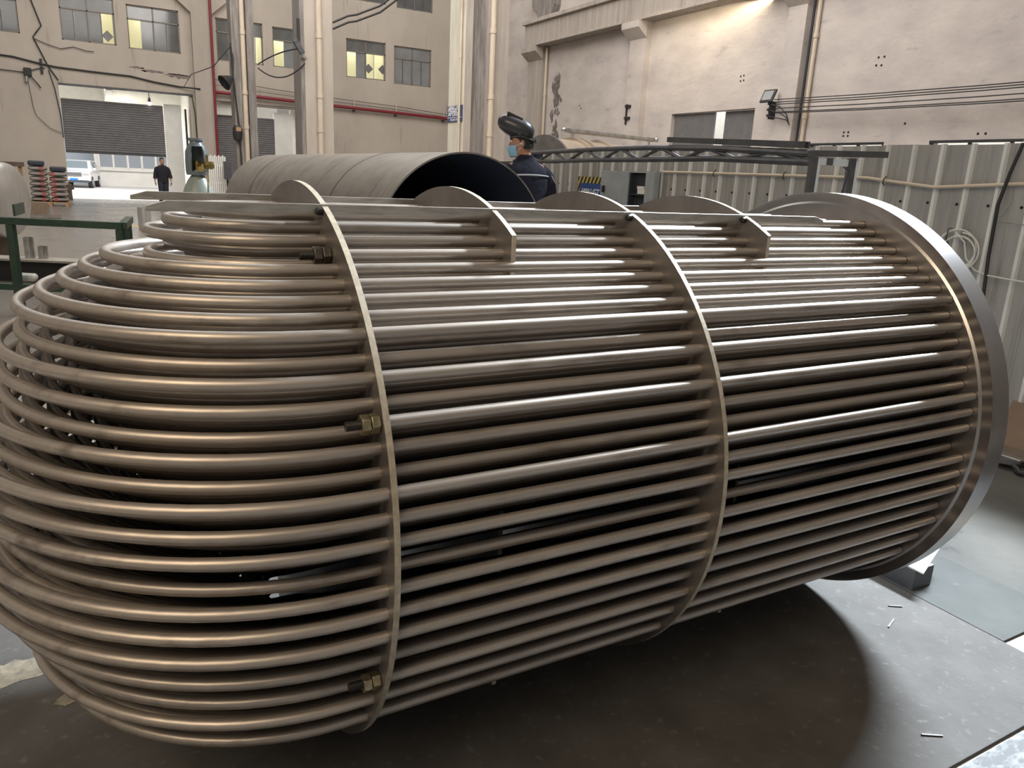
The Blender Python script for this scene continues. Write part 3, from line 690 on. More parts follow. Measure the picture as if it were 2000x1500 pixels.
MB().mm(XR + 0.16, XR + 0.22, 13.24, 14.43, -0.012, 3.52).build('door_leaf', 'shutter', rd)
struct(MB().mm(XR + 2.4, XR + 2.5, -4, 19.5, -0.012, 5.5).build('trim_12', 'white'), 'white backing wall added outside so the right wall openings look bright', 'wall')  # added white wall, lit so the door gap and strip windows look bright
for i, (ya, yb, za, zb) in enumerate(RW):
    w = thing('window_%d' % (10 + i), (XR, (ya + yb) / 2, za), ('strip window just above the fence behind the pale portal stand', 'long strip window just above the fence at the right picture edge', 'strip window beyond the right picture edge')[i], 'window', None, 'structure')
    fr = MB(); t = 0.04
    n = 3 if i == 0 else 5
    fr.mm(XR - 0.02, XR + 0.08, ya, yb, zb - 0.05, zb).mm(XR, XR + 0.08, ya, yb, za, za + t)
    for q in range(n + 1):
        y = ya + (yb - ya - t) * q / n
        fr.mm(XR, XR + 0.08, y, y + t, za, zb)
    fr.build('window_frame', 'black', w)
tp = thing('thin_pipe', (XR - 0.3, 11.72, 0), 'tall thin pipe with black cable beside the near pilaster', 'pipe')
MB().cyl((XR - 0.07, 11.52, -0.012), (XR - 0.07, 11.52, 8.3), 0.05, n=12).build('pipe', 'pvc', tp, 60)
MB().cyl((XR - 0.1, 11.65, -0.012), (XR - 0.1, 11.65, 8.3), 0.03, n=10).build('cable', 'black', tp, 60)
for z in (3.2, 5.0): MB().cyl((XR - 0.07, 11.52, z), (XR - 0.07, 11.52, z + 0.1), 0.065, n=12).build('collar', 'pvc', tp, 60)
tp2 = thing('thin_pipe', (XR - 0.1, 23.6, 0), 'thin beige pipe beside the sooty stain on the far pilaster', 'pipe')
MB().cyl((XR - 0.1, 23.62, -0.012), (XR - 0.1, 23.62, 6.15), 0.05, n=12).build('pipe', 'pvc', tp2, 60)
for z in (2.5, 4.5): MB().cyl((XR - 0.1, 23.62, z), (XR - 0.1, 23.62, z + 0.1), 0.06, n=12).build('collar', 'pvc', tp2, 60)
mb = MB(); rnd = random.Random(4)
for q in range(46):
    zc = rnd.uniform(2.7, 5.1); yc2 = 23.0 + rnd.gauss(0, 0.16) - 0.02 * zc; r0 = rnd.uniform(0.05, 0.20)
    n = 12; pts = [(XR - 0.004 - 0.00015 * q, yc2 + 0.8 * r0 * math.cos(2 * PI * i / n) * rnd.uniform(0.4, 1.2), zc + r0 * math.sin(2 * PI * i / n) * rnd.uniform(0.5, 1.4)) for i in range(n)]
    mb.prism(pts, (0.002, 0, 0))
struct(mb.build('trim_10', 'soot'), 'tall dark sooty stain on the right wall near the far pilaster', 'stain')
mb = MB(); mb.mm(XR - 0.26, XR - 0.225, 18.34, 18.40, 3.30, 3.9)
for z in (3.45, 3.8): mb.mm(XR - 0.30, XR - 0.22, 18.18, 18.40, z, z + 0.07)
tag(mb.build('cable_bracket', 'black'), 'black rung bracket on the middle pilaster', 'bracket')
fl2 = thing('floodlight', (XR - 0.2, 12.37, 3.7), 'square black floodlight on the bracket at the near pilaster', 'floodlight')
MB().box((XR - 0.42, 12.42, 3.74), (0.05, 0.40, 0.34), (Vector((0.9, 0, -0.43)), Vector((0, 1, 0)), Vector((0.43, 0, 0.9)))).build('head', 'black', fl2, bevel=0.015)
MB().box((XR - 0.447, 12.42, 3.752), (0.01, 0.30, 0.24), (Vector((0.9, 0, -0.43)), Vector((0, 1, 0)), Vector((0.43, 0, 0.9)))).build('glass', 'floodglass', fl2)
MB().mm(XR - 0.40, XR - 0.22, 12.32, 12.38, 3.2, 3.62).build('bracket', 'black', fl2)
for z in (3.28, 3.42, 3.56): MB().ball((XR - 0.44, 12.35, z), 0.04, 8, 6).build('insulator', 'black', fl2, 60)
wires = [(3.643, 3.622), (3.583, 3.577), (3.535, 3.532), (3.439, 3.423), (3.355, 3.332), (3.331, 3.296)]
nth = ['topmost', 'second from the top', 'third from the top', 'third from the bottom', 'second from the bottom', 'lowest']
for i, (za, zb) in enumerate(wires):
    yl = 12.22
    pts = [(XR - 0.42, yl, za)] + [(XR - 0.42, yl + (2.0 - yl) * t, za + (zb - za) * (yl - (yl + (2.0 - yl) * t)) / 5.5 - 0.06 * 4 * t * (1 - t) + 0.05 * t) for t in (0.25, 0.5, 0.75, 1.0)]
    cable('line_wire', pts, 0.011, nth[i] + ' of the six thin wires strung along the right wall', 'wire', group='wires along the right wall')
for i in range(3):
    cable('drop_wire', [(XR - 0.49 - 0.03 * i, 12.24, 3.53 - 0.14 * i), (XR - 0.44 - 0.03 * i, 11.98, 3.46 - 0.13 * i), (XR - 0.34 - 0.03 * i, 11.84 - 0.03 * i, 3.28 - 0.06 * i), (XR - 0.26 - 0.03 * i, 11.80 - 0.03 * i, 3.05)], 0.012, ('upper', 'middle', 'lower')[i] + ' curved black lead dropping from the floodlight bracket', 'wire')
mb = MB()
for (y, z) in ((9.80, 4.40), (9.66, 4.40), (9.83, 4.24), (9.70, 4.23), (13.86, 4.36), (13.75, 4.37), (13.85, 4.24), (13.74, 4.25), (10.4, 2.86), (10.28, 2.86), (10.4, 2.78), (10.28, 2.78), (8.9, 3.0), (7.3, 2.75), (7.15, 2.75), (21.4, 4.05), (21.3, 3.95)):
    mb.lathe((XR - 0.006, y, z), (1, 0, 0), [(0, 0.025), (0.004, 0.025)], 10)
struct(mb.build('trim_11', 'hole'), 'groups of small dark drill holes in the right wall plaster', 'drill holes')

# ================================================================== FENCE
FX = 2.75; FZ = 1.833
fence = thing('metal_fence', (FX, 1.5, 0), 'grey ribbed sheet metal fence behind and right of the tube bundle', 'fence')
ribs = [0.915 + 0.2035 * i for i in range(-14, 28)]
for i in range(len(ribs) - 1):
    a, b = ribs[i], ribs[i + 1]
    m_ = (a + b) / 2
    poly = [(FX, a + 0.018), (FX, m_ - 0.012), (FX - 0.006, m_ - 0.006), (FX - 0.006, m_ + 0.006), (FX, m_ + 0.012), (FX, b - 0.018), (FX + 0.004, b - 0.018), (FX + 0.004, a + 0.018)]
    MB().prism([(p[0], p[1], -0.012) for p in poly], (0, 0, FZ + 0.012 + random.uniform(-0.004, 0.004))).build('sheet', 'fence', fence)
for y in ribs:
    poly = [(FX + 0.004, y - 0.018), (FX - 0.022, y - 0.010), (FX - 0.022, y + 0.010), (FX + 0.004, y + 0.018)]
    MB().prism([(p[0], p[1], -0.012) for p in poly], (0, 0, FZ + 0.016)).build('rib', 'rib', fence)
for z in (0.3, 1.2): MB().mm(FX + 0.005, FX + 0.045, ribs[0], ribs[-1], z, z + 0.04).build('rail', 'dark', fence)
for y in ribs[10:]:
    MB().lathe((FX - 0.001, y + 0.045, 1.455), (-1, 0, 0), [(0, 0.010), (0.004, 0.009), (0.008, 0.004)], 8).build('screw', 'hole', fence, 40)
cp = thing('conduit_pipe', (FX - 0.03, 1.3, 1.55), 'thin cream conduit bent along the grey fence', 'conduit')
MB().tube([(FX - 0.038, -0.6, 1.635), (FX - 0.038, 0.772, 1.594), (FX - 0.038, 1.314, 1.557), (FX - 0.038, 1.62, 1.585), (FX - 0.038, 1.84, 1.607), (FX - 0.038, 3.0, 1.612), (FX - 0.038, 4.12, 1.616)], 0.0115, 12).build('pipe', 'pvc', cp, 60)
for y, z in ((1.69, 1.592), (2.6, 1.61), (3.4, 1.614)):
    MB().tube([(FX - 0.03, y, z + 0.03), (FX - 0.055, y, z + 0.01), (FX - 0.055, y + 0.006, z - 0.015), (FX - 0.03, y + 0.01, z - 0.03)], 0.004, 6).build('wire_tie', 'black', cp, 60)
cable('hanging_cable', [(FX - 0.05, 0.80, FZ), (FX - 0.06, 0.835, 1.66), (FX - 0.06, 0.868, 1.466), (FX - 0.06, 0.86, 1.15), (FX - 0.06, 0.838, 0.85), (FX - 0.06, 0.80, 0.5), (FX - 0.10, 0.76, 0.1), (FX - 0.16, 0.70, 0.0)], 0.011, 'thick black cable hanging down the fence at the right edge', 'cable')
cable('hanging_cable', [(FX - 0.10, 0.62, 0.02), (FX - 0.08, 0.56, 0.14), (FX - 0.06, 0.50, 0.24), (FX - 0.06, 0.40, 0.34), (FX - 0.06, 0.16, 0.54)], 0.009, 'black cable slanting up the foot of the fence beside the flange rim', 'cable')
hc = thing('hose_coil', (FX - 0.05, 1.08, 1.16), 'coil of clear plastic hose hanging on the fence beside the flange', 'hose')
pts = []
for i in range(4 * 24 + 1):
    t = i / 24; a = 2 * PI * t
    rr = 0.118 + 0.010 * math.sin(1.7 * t + 0.4)
    pts.append((FX - 0.045 - 0.006 * t, 1.095 - 0.012 * t + rr * 1.05 * math.sin(a), 1.165 - 0.006 * t + rr * math.cos(a) + 0.012 * math.sin(2 * t)))
MB().tube(pts, 0.0055, 8).build('coil', 'hose', hc, 60)
MB().tube([(FX - 0.06, 1.10, 1.28), (FX - 0.06, 1.03, 1.22), (FX - 0.06, 1.0, 1.12), (FX - 0.06, 0.93, 1.05), (FX - 0.06, 0.84, 1.028), (FX - 0.06, 0.65, 1.018), (FX - 0.06, 0.2, 1.0)], 0.0055, 8).build('tail', 'hose', hc, 60)
MB().tube([(FX - 0.03, 1.145, 1.30), (FX - 0.07, 1.145, 1.30), (FX - 0.07, 1.150, 1.23), (FX - 0.055, 1.135, 1.20)], 0.0035, 6).build('hook', 'black', hc, 60)
tag(MB().tube([(FX - 0.03, 0.80, 1.50), (FX - 0.04, 0.85, 1.40), (FX - 0.04, 0.86, 1.37), (FX - 0.04, 0.83, 1.36), (FX - 0.04, 0.74, 1.355), (FX - 0.04, 0.5, 1.35)], 0.003, 6).build('hooked_wire', 'pipe_bright', None, 60), 'thin bright bent wire hooked on the fence at the right edge', 'wire')
# poster
ps = thing('poster', (FX - 0.035, 5.35, 1.3), 'blue poster with white characters and a striped black and yellow border on the fence', 'poster')
yl, yr, zt, zb = 5.60, 5.085, 1.545, 1.20
MB().mm(FX - 0.030, FX - 0.026, yr, yl, zb, zt).build('backing', 'black', ps)
st = MB(); w = 0.07
def clipq(pts, y0, y1, z0, z1):
    def clip(poly, f):
        out = []
        for i in range(len(poly)):
            a, b = poly[i], poly[(i + 1) % len(poly)]; fa, fb = f(a), f(b)
            if fa >= 0: out.append(a)
            if fa * fb < 0:
                t = fa / (fa - fb); out.append((a[0] + (b[0] - a[0]) * t, a[1] + (b[1] - a[1]) * t))
        return out
    for f in (lambda p: p[0] - y0, lambda p: y1 - p[0], lambda p: p[1] - z0, lambda p: z1 - p[1]):
        pts = clip(pts, f)
        if not pts: break
    return pts
for q in range(-6, 16):
    c = yr + q * 0.072
    base = [(c, zb - 0.02), (c + 0.036, zb - 0.02), (c + 0.036 - 0.22, zt + 0.02), (c - 0.22, zt + 0.02)]
    for reg in ((yr, yl, zt - w, zt), (yr, yr + 0.055, zb, zt - w), (yl - 0.055, yl, zb, zt - w)):
        p = clipq(base, *reg)
        if len(p) > 2: st.prism([(FX - 0.0315, a, b) for a, b in p], (0.001, 0, 0))
st.build('stripe_border', 'yelvinyl', ps)
MB().mm(FX - 0.034, FX - 0.0315, yr + 0.055, yl - 0.05, zb, zt - w).build('blue_panel', 'blue', ps)
for i, ch in enumerate('焊接区'):
    lettering(ch, 0.135, frame4((FX - 0.036, 5.455 - i * 0.118, 1.345), (0, -1, 0), (0, 0, 1)), 'character', 'lettering', ps)
# cabinet
cbn = thing('steel_cabinet', (2.68, 4.6, 0), 'worn grey steel cabinet set in the fence with one door ajar', 'cabinet')
MB().mm(2.655, 2.72, 4.15, 5.04, -0.012, 0.03).build('base', 'dark', cbn)
MB().mm(2.655, 2.72, 4.15, 5.04, 1.60, 1.615).build('top', 'cab', cbn)
MB().mm(2.712, 2.72, 4.15, 5.04, 0.03, 1.60).build('back', 'cabin', cbn)
for y in (4.15, 5.025, 4.545): MB().mm(2.655, 2.712, y, y + 0.015, 0.03, 1.60).build('side', 'cabin' if y == 4.545 else 'cab', cbn)
for z in (0.5, 0.85, 1.15, 1.38): MB().mm(2.66, 2.712, 4.165, 4.545, z, z + 0.012).build('shelf', 'cabin', cbn)
dd = MB().mm(2.64, 2.655, 4.56, 5.04, 0.03, 1.605).build('door', 'cab', cbn)
MB().mm(2.62, 2.64, 4.96, 5.0, 1.39, 1.46).build('handle', 'black', dd, bevel=0.005)
MB().mm(2.64, 2.655, 4.15, 4.285, 0.03, 1.605).build('door', 'cab', cbn)
for i, (y0, y1, z0, z1, lab) in enumerate(((4.31, 4.43, 1.3935, 1.44, 'pale carton on the upper shelf of the open cabinet'), (4.33, 4.44, 1.4415, 1.47, 'flat carton stacked on the pale carton in the cabinet'), (4.31, 4.45, 1.1635, 1.215, 'brownish carton on the lower shelf of the open cabinet'))):
    tag(MB().mm(2.665, 2.705, y0, y1, z0, z1).build('carton', 'white' if i < 2 else 'card'), lab, 'box')
# rubbish at the fence foot
sl = MB(); rnd = random.Random(3)
n = 16; rs = []
for q in range(9):
    t = q / 8; c = Vector((2.40 + 0.22 * t, 0.05, 0.0 + 0.52 * t)); w = 0.42 - 0.12 * t
    rs.append([c + Vector((0.05 * math.cos(2 * PI * i / n) + rnd.uniform(-0.008, 0.008), w * 0.5 * math.sin(2 * PI * i / n) * rnd.uniform(0.9, 1.08), rnd.uniform(-0.01, 0.01))) for i in range(n)])
sl.rings(rs)
for v in sl.v: v.z = max(v.z, -0.011)
tag(sl.build('wool_slab', 'mineral', None, 40), 'rough brown grey slab leaning on the fence at the right edge', 'slab')
tag(MB().prism([(2.56, 0.52, -0.011), (2.56, 0.30, -0.011), (2.62, 0.30, 0.27), (2.62, 0.50, 0.30)], (0.03, 0, 0)).build('board', 'card'), 'torn brown board leaning at the fence foot beside the flange rim', 'board')
tag(MB().mm(2.36, 2.56, 0.24, 0.56, -0.012, 0.03).build('metal_tray', 'pipe_bright', bevel=0.006), 'low bright metal tray on the floor at the fence foot', 'tray')
gd = MB().lathe((2.28, 0.30, 0.012), (0.15, 0.1, 1), [(0, 0.062), (0.004, 0.062)], 28); gd.lathe((2.28, 0.30, 0.0165), (0.15, 0.1, 1), [(0, 0.02), (0.002, 0.02)], 16)
tag(gd.build('grinding_disc', 'dark', None, 30), 'round grey grinding disc lying on the floor at the right edge', 'disc')
pts = [(2.30 + 0.10 * math.cos(a), 0.16 + 0.085 * math.sin(a), 0.004 + 0.02 * (a % 1.5)) for a in [i * 0.3 for i in range(44)]]
tag(MB().tube(pts, 0.012, 8).build('hose_loop', 'black', None, 60), 'loop of black hose on the floor beside the grinding disc', 'hose')
tag(MB().prism(patch(1.52, 0.20, 0.16, 0.07, 21, z=-0.0119), (0, 0, 0.0012)).build('oil_stain', 'hole'), 'dark oil stain on the floor behind the flange', 'stain')['kind'] = 'stuff'

# ================================================================== STAND, TRUSS, TUBES
RV = Vector((0.8739, -0.4861, 0)); FV = Vector((0.4861, 0.8739, 0))
stn = thing('portal_stand', (1.1, 0.87, 0), 'grey steel portal stand with pale right faces carrying long steel tubes', 'stand')
P0 = Vector((1.018, 0.915, 0))
for i, s in enumerate((0.0, 0.197)):
    b = P0 + RV * s
    MB().box(b + Vector((0, 0, 0.826)), (0.030, 0.05, 1.676), (RV, FV, Vector((0, 0, 1)))).build('leg', 'dark', stn)
    MB().box(b + RV * 0.022 + Vector((0, 0, 0.82)), (0.014, 0.05, 1.664), (RV, FV, Vector((0, 0, 1)))).build('leg_right_strip', 'palesteel', stn)  # pale bluish strip along the right face of each leg
    MB().box(b + Vector((0, 0, -0.006)), (0.16, 0.3, 0.012), (RV, FV, Vector((0, 0, 1)))).build('foot', 'dark', stn)
MB().bar(P0 + RV * -0.03 + Vector((0, 0, 1.680)), P0 + RV * 0.375 + Vector((0, 0, 1.690)), 0.03, 0.030).build('top_bar', 'dark', stn)
MB().bar(P0 + RV * 0.02 + Vector((0, 0, 1.643)), P0 + RV * 0.18 + Vector((0, 0, 1.640)), 0.012, 0.034).build('cross_plate', 'palesteel', stn)
MB().bar(P0 + RV * 0.065 + FV * -0.01 + Vector((0, 0, 1.643)), P0 + RV * 0.095 + FV * -0.01 + Vector((0, 0, 1.643)), 0.014, 0.036).build('strap', 'dark', stn)
MB().tube([P0 + RV * 0.16 + Vector((0, 0, 1.62)), P0 + RV * 0.175 + FV * -0.04 + Vector((0, 0, 1.60)), P0 + RV * 0.155 + FV * -0.04 + Vector((0, 0, 1.50)), P0 + RV * 0.14 + FV * -0.04 + Vector((0, 0, 1.40))], 0.0035, 6).build('wire', 'black', stn, 60)
bt = thing('box_tube', (1.09, 1.05, 1.70), 'short dark rectangular steel tube lying on top of the long lattice', 'steel tube')
mb = MB()
A, B = Vector((1.09, 1.03, 1.728)), Vector((1.385, 2.5, 1.802))
mb.bar(A, B, 0.034, 0.034)
mb.build('tube', 'dark', bt)
MB().bar(A + Vector((0, -0.001, 0)), A + Vector((0, 0.0, 0)), 0.026, 0.030).build('open_end', 'hole', bt)
tr = thing('lattice_truss', (1.1, 1.0, 1.65), 'long dark steel lattice with two chords running from the portal stand to behind the worker', 'truss')
up = [(1.09, 0.99, 1.682), (1.25, 1.9, 1.728), (1.45, 2.8, 1.755), (1.68, 3.8, 1.766), (1.95, 5.0, 1.766), (2.2, 6.2, 1.762)]
lo = [(1.09, 0.99, 1.640), (1.25, 1.9, 1.668), (1.45, 2.8, 1.670), (1.68, 3.8, 1.677), (1.95, 5.0, 1.672), (2.2, 6.2, 1.69)]
MB().tube(up, 0.020, 8).build('chord', 'dark', tr, 40)
MB().tube(lo, 0.020, 8).build('chord', 'dark', tr, 40)
def lerp_path(P, t):
    t *= len(P) - 1; i = min(int(t), len(P) - 2); return Vector(P[i]).lerp(Vector(P[i + 1]), t - i)
for i in range(14):
    a, b = lerp_path(up if i % 2 else lo, i / 14), lerp_path(lo if i % 2 else up, (i + 1) / 14)
    MB().tube([a, b], 0.013, 6).build('diagonal', 'dark', tr, 40)
far = MB().mm(2.0, 2.35, 5.95, 6.25, 1.62, 1.672).mm(2.05, 2.11, 6.05, 6.15, -0.012, 1.62).mm(2.25, 2.31, 6.05, 6.15, -0.012, 1.62)
tag(far.build('trestle', 'dark'), 'dark trestle under the far end of the long lattice', 'trestle')

# ================================================================== FAR TANK
ft = thing('far_tank', (6.5, 10.6, 0), 'brown steel tank with reinforcing rings lying behind the long lattice near the right wall', 'tank')
A, B = Vector((5.15, 10.35, 1.49)), Vector((8.30, 11.0, 1.49)); D = (B - A).normalized()
MB().lathe(A, D, [(0, 0.70), (0, 0.735), ((B - A).length, 0.735), ((B - A).length + 0.12, 0.6), ((B - A).length + 0.2, 0.2)], 64, cap=False).build('barrel', 'tankfar', ft, 30)
MB().lathe(A, D, [(-0.05, 0.52), (-0.05, 0.79), (0.0, 0.79), (0.0, 0.52)], 64, cap=False).build('end_ring', 'baffle', ft, 30)
MB().lathe(A, D, [(0.02, 0.01), (0.021, 0.60)], 48, cap=False).build('end_opening', 'shell_in', ft)
for t in (0.62, 0.80, 1.30): MB().lathe(A + D * t, D, [(0, 0.73), (0, 0.785), (0.07, 0.785), (0.07, 0.73)], 64, cap=False).build('band', 'tankfar', ft, 30)
hp = MB().tube([A + D * 0.55 + Vector((0, 0, 0.90)), A + D * 3.05 + Vector((0, 0, 0.90))], 0.045, 12).build('rail_pipe', 'pipe_bright', ft, 60)
for t in (0.45, 3.12): MB().ball(A + D * t + Vector((0, 0, 0.90)), 0.05, 12, 8).build('end_knob', 'pipe_bright', hp, 60)
for t in (0.68, 2.9): MB().cyl(A + D * t + Vector((0, 0, 0.73)), A + D * t + Vector((0, 0, 0.88)), 0.025, n=10).build('post', 'pipe_bright', hp, 60)
for t in (0.4, 2.8):
    c = A + D * t
    MB().box(Vector((c.x, c.y, 0.45)), (0.2, 1.1, 0.924), (D, Vector((-D.y, D.x, 0)), Vector((0, 0, 1)))).build('saddle', 'rust', ft)

# ================================================================== LEFT FAR OBJECTS
# gas cylinder with open valve guard and brass regulator
gx, gy = -1.668, 3.215
gc = thing('gas_cylinder', (gx, gy, 0), 'pale grey green gas cylinder with an open valve guard and brass regulator', 'gas cylinder')
MB().lathe((gx, gy, -0.012), (0, 0, 1), [(0, 0.09), (0.01, 0.104), (1.23, 0.104), (1.29, 0.098), (1.35, 0.082), (1.40, 0.058), (1.43, 0.035), (1.46, 0.03)], 40).build('body', 'argon', gc, 40)
g = MB(); n = 28
RR = Vector((0.8739, -0.4861, 0)); FF = Vector((0.4861, 0.8739, 0))
def guard_ring(z, rx, ry, a0, a1):
    return [Vector((gx, gy, z)) + RR * (rx * math.cos(a0 + (a1 - a0) * i / n)) + FF * (ry * math.sin(a0 + (a1 - a0) * i / n)) for i in range(n + 1)]
prof = [(1.418, 0.062), (1.44, 0.066), (1.50, 0.066), (1.555, 0.063), (1.585, 0.050), (1.602, 0.036), (1.612, 0.034), (1.618, 0.042), (1.632, 0.042), (1.634, 0.0)]
def arc_sheet(mb, prof, a0, a1, th):
    outer = [guard_ring(z, r, r, a0, a1) for z, r in prof]
    inner = [guard_ring(z, max(r - th, 0.0), max(r - th, 0.0), a0, a1) for z, r in prof]
    m_ = n + 1; vs = [v for r in outer for v in r] + [v for r in inner for v in r]; fs = []; o = len(prof) * m_
    for k in range(len(prof) - 1):
        for i in range(n):
            fs.append((k * m_ + i, k * m_ + i + 1, (k + 1) * m_ + i + 1, (k + 1) * m_ + i))
            fs.append((o + k * m_ + i, o + (k + 1) * m_ + i, o + (k + 1) * m_ + i + 1, o + k * m_ + i + 1))
        for i in (0, n):
            fs.append((k * m_ + i, (k + 1) * m_ + i, o + (k + 1) * m_ + i, o + k * m_ + i))
    mb.add(vs, fs)
arc_sheet(g, prof[4:], 0, 2 * PI, 0.012)                 # closed crown
arc_sheet(g, prof[:5], math.radians(-25), math.radians(262), 0.012)   # open on the right front only
arc_sheet(g, prof[:2], 0, 2 * PI, 0.012)                 # lower ring
g.build('valve_guard', 'guard', gc, 40)
MB().cyl((gx, gy, 1.44), (gx, gy, 1.50), 0.02, n=14).build('valve', 'brass', gc, 40)
rg = MB().cyl(Vector((gx, gy, 1.478)), Vector((gx, gy, 1.478)) + RR * 0.055 - FF * 0.03, 0.012, n=12).ball(Vector((gx, gy, 1.478)) + RR * 0.075 - FF * 0.04, 0.023, 12, 8).cyl(Vector((gx, gy, 1.478)) + RR * 0.09 - FF * 0.05, Vector((gx, gy, 1.50)) + RR * 0.09 - FF * 0.05, 0.028, n=16)
rg = rg.build('regulator', 'brass', gc, 40)
MB().cyl(Vector((gx, gy, 1.50)) + RR * 0.08 - FF * 0.045, Vector((gx, gy, 1.538)) + RR * 0.08 - FF * 0.045, 0.008, n=10).build('adjusting_screw', 'brass', rg, 40)
MB().cyl(Vector((gx, gy, 1.474)) + RR * 0.105 - FF * 0.06, Vector((gx, gy, 1.474)) + RR * 0.12 - FF * 0.09, 0.019, n=16).build('gauge', 'brass', rg, 40)
MB().cyl(Vector((gx, gy, 1.47)) + RR * 0.055 - FF * 0.06, Vector((gx, gy, 1.455)) + RR * 0.06 - FF * 0.09, 0.02, n=16).build('gauge', 'brass', rg, 40)
MB().tube([Vector((gx, gy, 1.455)) + RR * 0.082 - FF * 0.05, Vector((gx, gy, 1.38)) + RR * 0.084 - FF * 0.06, Vector((gx, gy, 1.1)) + RR * 0.10 - FF * 0.13, Vector((gx, gy, 0.02)) + RR * 0.14 - FF * 0.16], 0.005, 8).build('hose', 'brass', rg, 60)

# green frame table
gt = thing('green_frame', (-2.4, 6.6, 0), 'dark green steel frame table at the left behind the tube bends', 'frame table')
A = Vector((-1.972, 6.253, 0)); B = Vector((-1.864, 7.196, 0)); Ld = Vector((-0.8739, 0.4861, 0))
zt = 0.885
Z = Vector((0, 0, 1))
for a, b in ((A, A + Ld * 1.32), (A, B)):
    MB().bar(a + Z * zt, b + Z * zt, 0.07, 0.065).build('top_rail', 'greenp', gt, bevel=0.004)
for p in (A + Ld * 0.03, B + Ld * 0.03, A + Ld * 1.06):
    MB().box(p + Z * 0.42, (0.065, 0.065, 0.86), (Ld, Vector((0.4861, 0.8739, 0)), Z)).build('leg', 'greenp', gt, bevel=0.004)
for a, b in ((A, A + Ld * 1.32), (A, B)):
    MB().bar(a + Z * 0.26, b + Z * 0.26, 0.06, 0.06).build('lower_rail', 'greenp', gt, bevel=0.004)
MB().box(A + Ld * 1.06 + (B - A) * 0.5 + Z * 0.97, (0.02, 0.5, 0.11), (Ld, (B - A).normalized(), Z)).build('end_plate', 'greenp', gt)
tag(MB().box(A + Ld * 1.02 + (B - A) * 0.25 + Z * 0.325, (0.22, 0.16, 0.07), (Ld, (B - A).normalized(), Z)).build('plastic_bag', 'hose', None, 0, bevel=0.03), 'clear plastic bag lying on the lower rails of the green frame', 'bag')

# H beam with pipe stubs
H0 = Vector((-1.5, 8.05, 0)); 
hb = MB(); L_ = 3.4
HL = Vector((-0.8739, 0.4861, 0)); HF = Vector((0.4861, 0.8739, 0))
c = Vector((-2.55, 8.72, 0))
bmt = thing('steel_beam', tuple(c), 'heavy H-section steel beam lying on the floor behind the green frame', 'beam')
MB().box(c + Z * 0.288, (L_, 0.32, 0.024), (HL, HF, Z)).build('top_flange', 'beamm', bmt)
MB().box(c + Z * 0.144, (L_, 0.018, 0.264), (HL, HF, Z)).build('web', 'black', bmt)  # black puts the shade between the flanges into the colour
MB().box(c + Z * 0.0, (L_, 0.32, 0.024), (HL, HF, Z)).build('bottom_flange', 'beamm', bmt)
for (px, hh, r, lab) in (((-3.035, 9.03), 0.20, 0.04, 'pale pipe stub standing leftmost on the steel beam'), ((-2.885, 8.945), 0.245, 0.055, 'tallest pipe stub standing on the steel beam'), ((-2.745, 8.865), 0.145, 0.052, 'shortest dark pipe stub standing on the steel beam')):
    tag(MB().lathe((px[0], px[1], 0.3), (0, 0, 1), [(0, r), (hh, r), (hh, r * 0.86), (hh - 0.1, r * 0.86)], 24).build('pipe_stub', 'pipe_bright', None, 30), lab, 'pipe stub', 'pipe stubs on the steel beam')
tag(MB().lathe((-1.06, 17.3, -0.012), (0, 0, 1), [(0, 0.135), (0.50, 0.135), (0.50, 0.12), (0.3, 0.12)], 28).build('pipe_stub', 'tank', None, 30), 'wide grey pipe stub standing on the floor behind the upper tube bends', 'pipe stub')

# left tank with dished end
lt = thing('left_tank', (-3.3, 11.0, 0), 'brushed steel tank with a rounded end at the left picture edge', 'tank')
TA = Vector((-3.12, 8.25, 1.0)); TD = Vector((0.8739, -0.4861, 0)); 
TA = Vector((-3.20, 10.98, 0.875))
prof = [(-2.6, 0.51), (-0.02, 0.51)] + [(0.14 * math.sin(t), 0.51 * math.cos(t)) for t in [i * PI / 2 / 10 for i in range(10)]] + [(0.14, 0.01)]
MB().lathe(TA, TD, prof, 64).build('barrel', 'tank', lt, 40)
MB().lathe(TA, TD, [(-0.03, 0.51), (-0.03, 0.514), (-0.01, 0.514), (-0.01, 0.51)], 64, cap=False).build('weld_seam', 'tank', lt, 30)
for t in (-0.25, -2.2):
    cc = TA + TD * t
    MB().box(Vector((cc.x, cc.y, 0.19)), (0.16, 0.6, 0.40), (TD, Vector((0.4861, 0.8739, 0)), Z)).build('saddle', 'rust', lt)

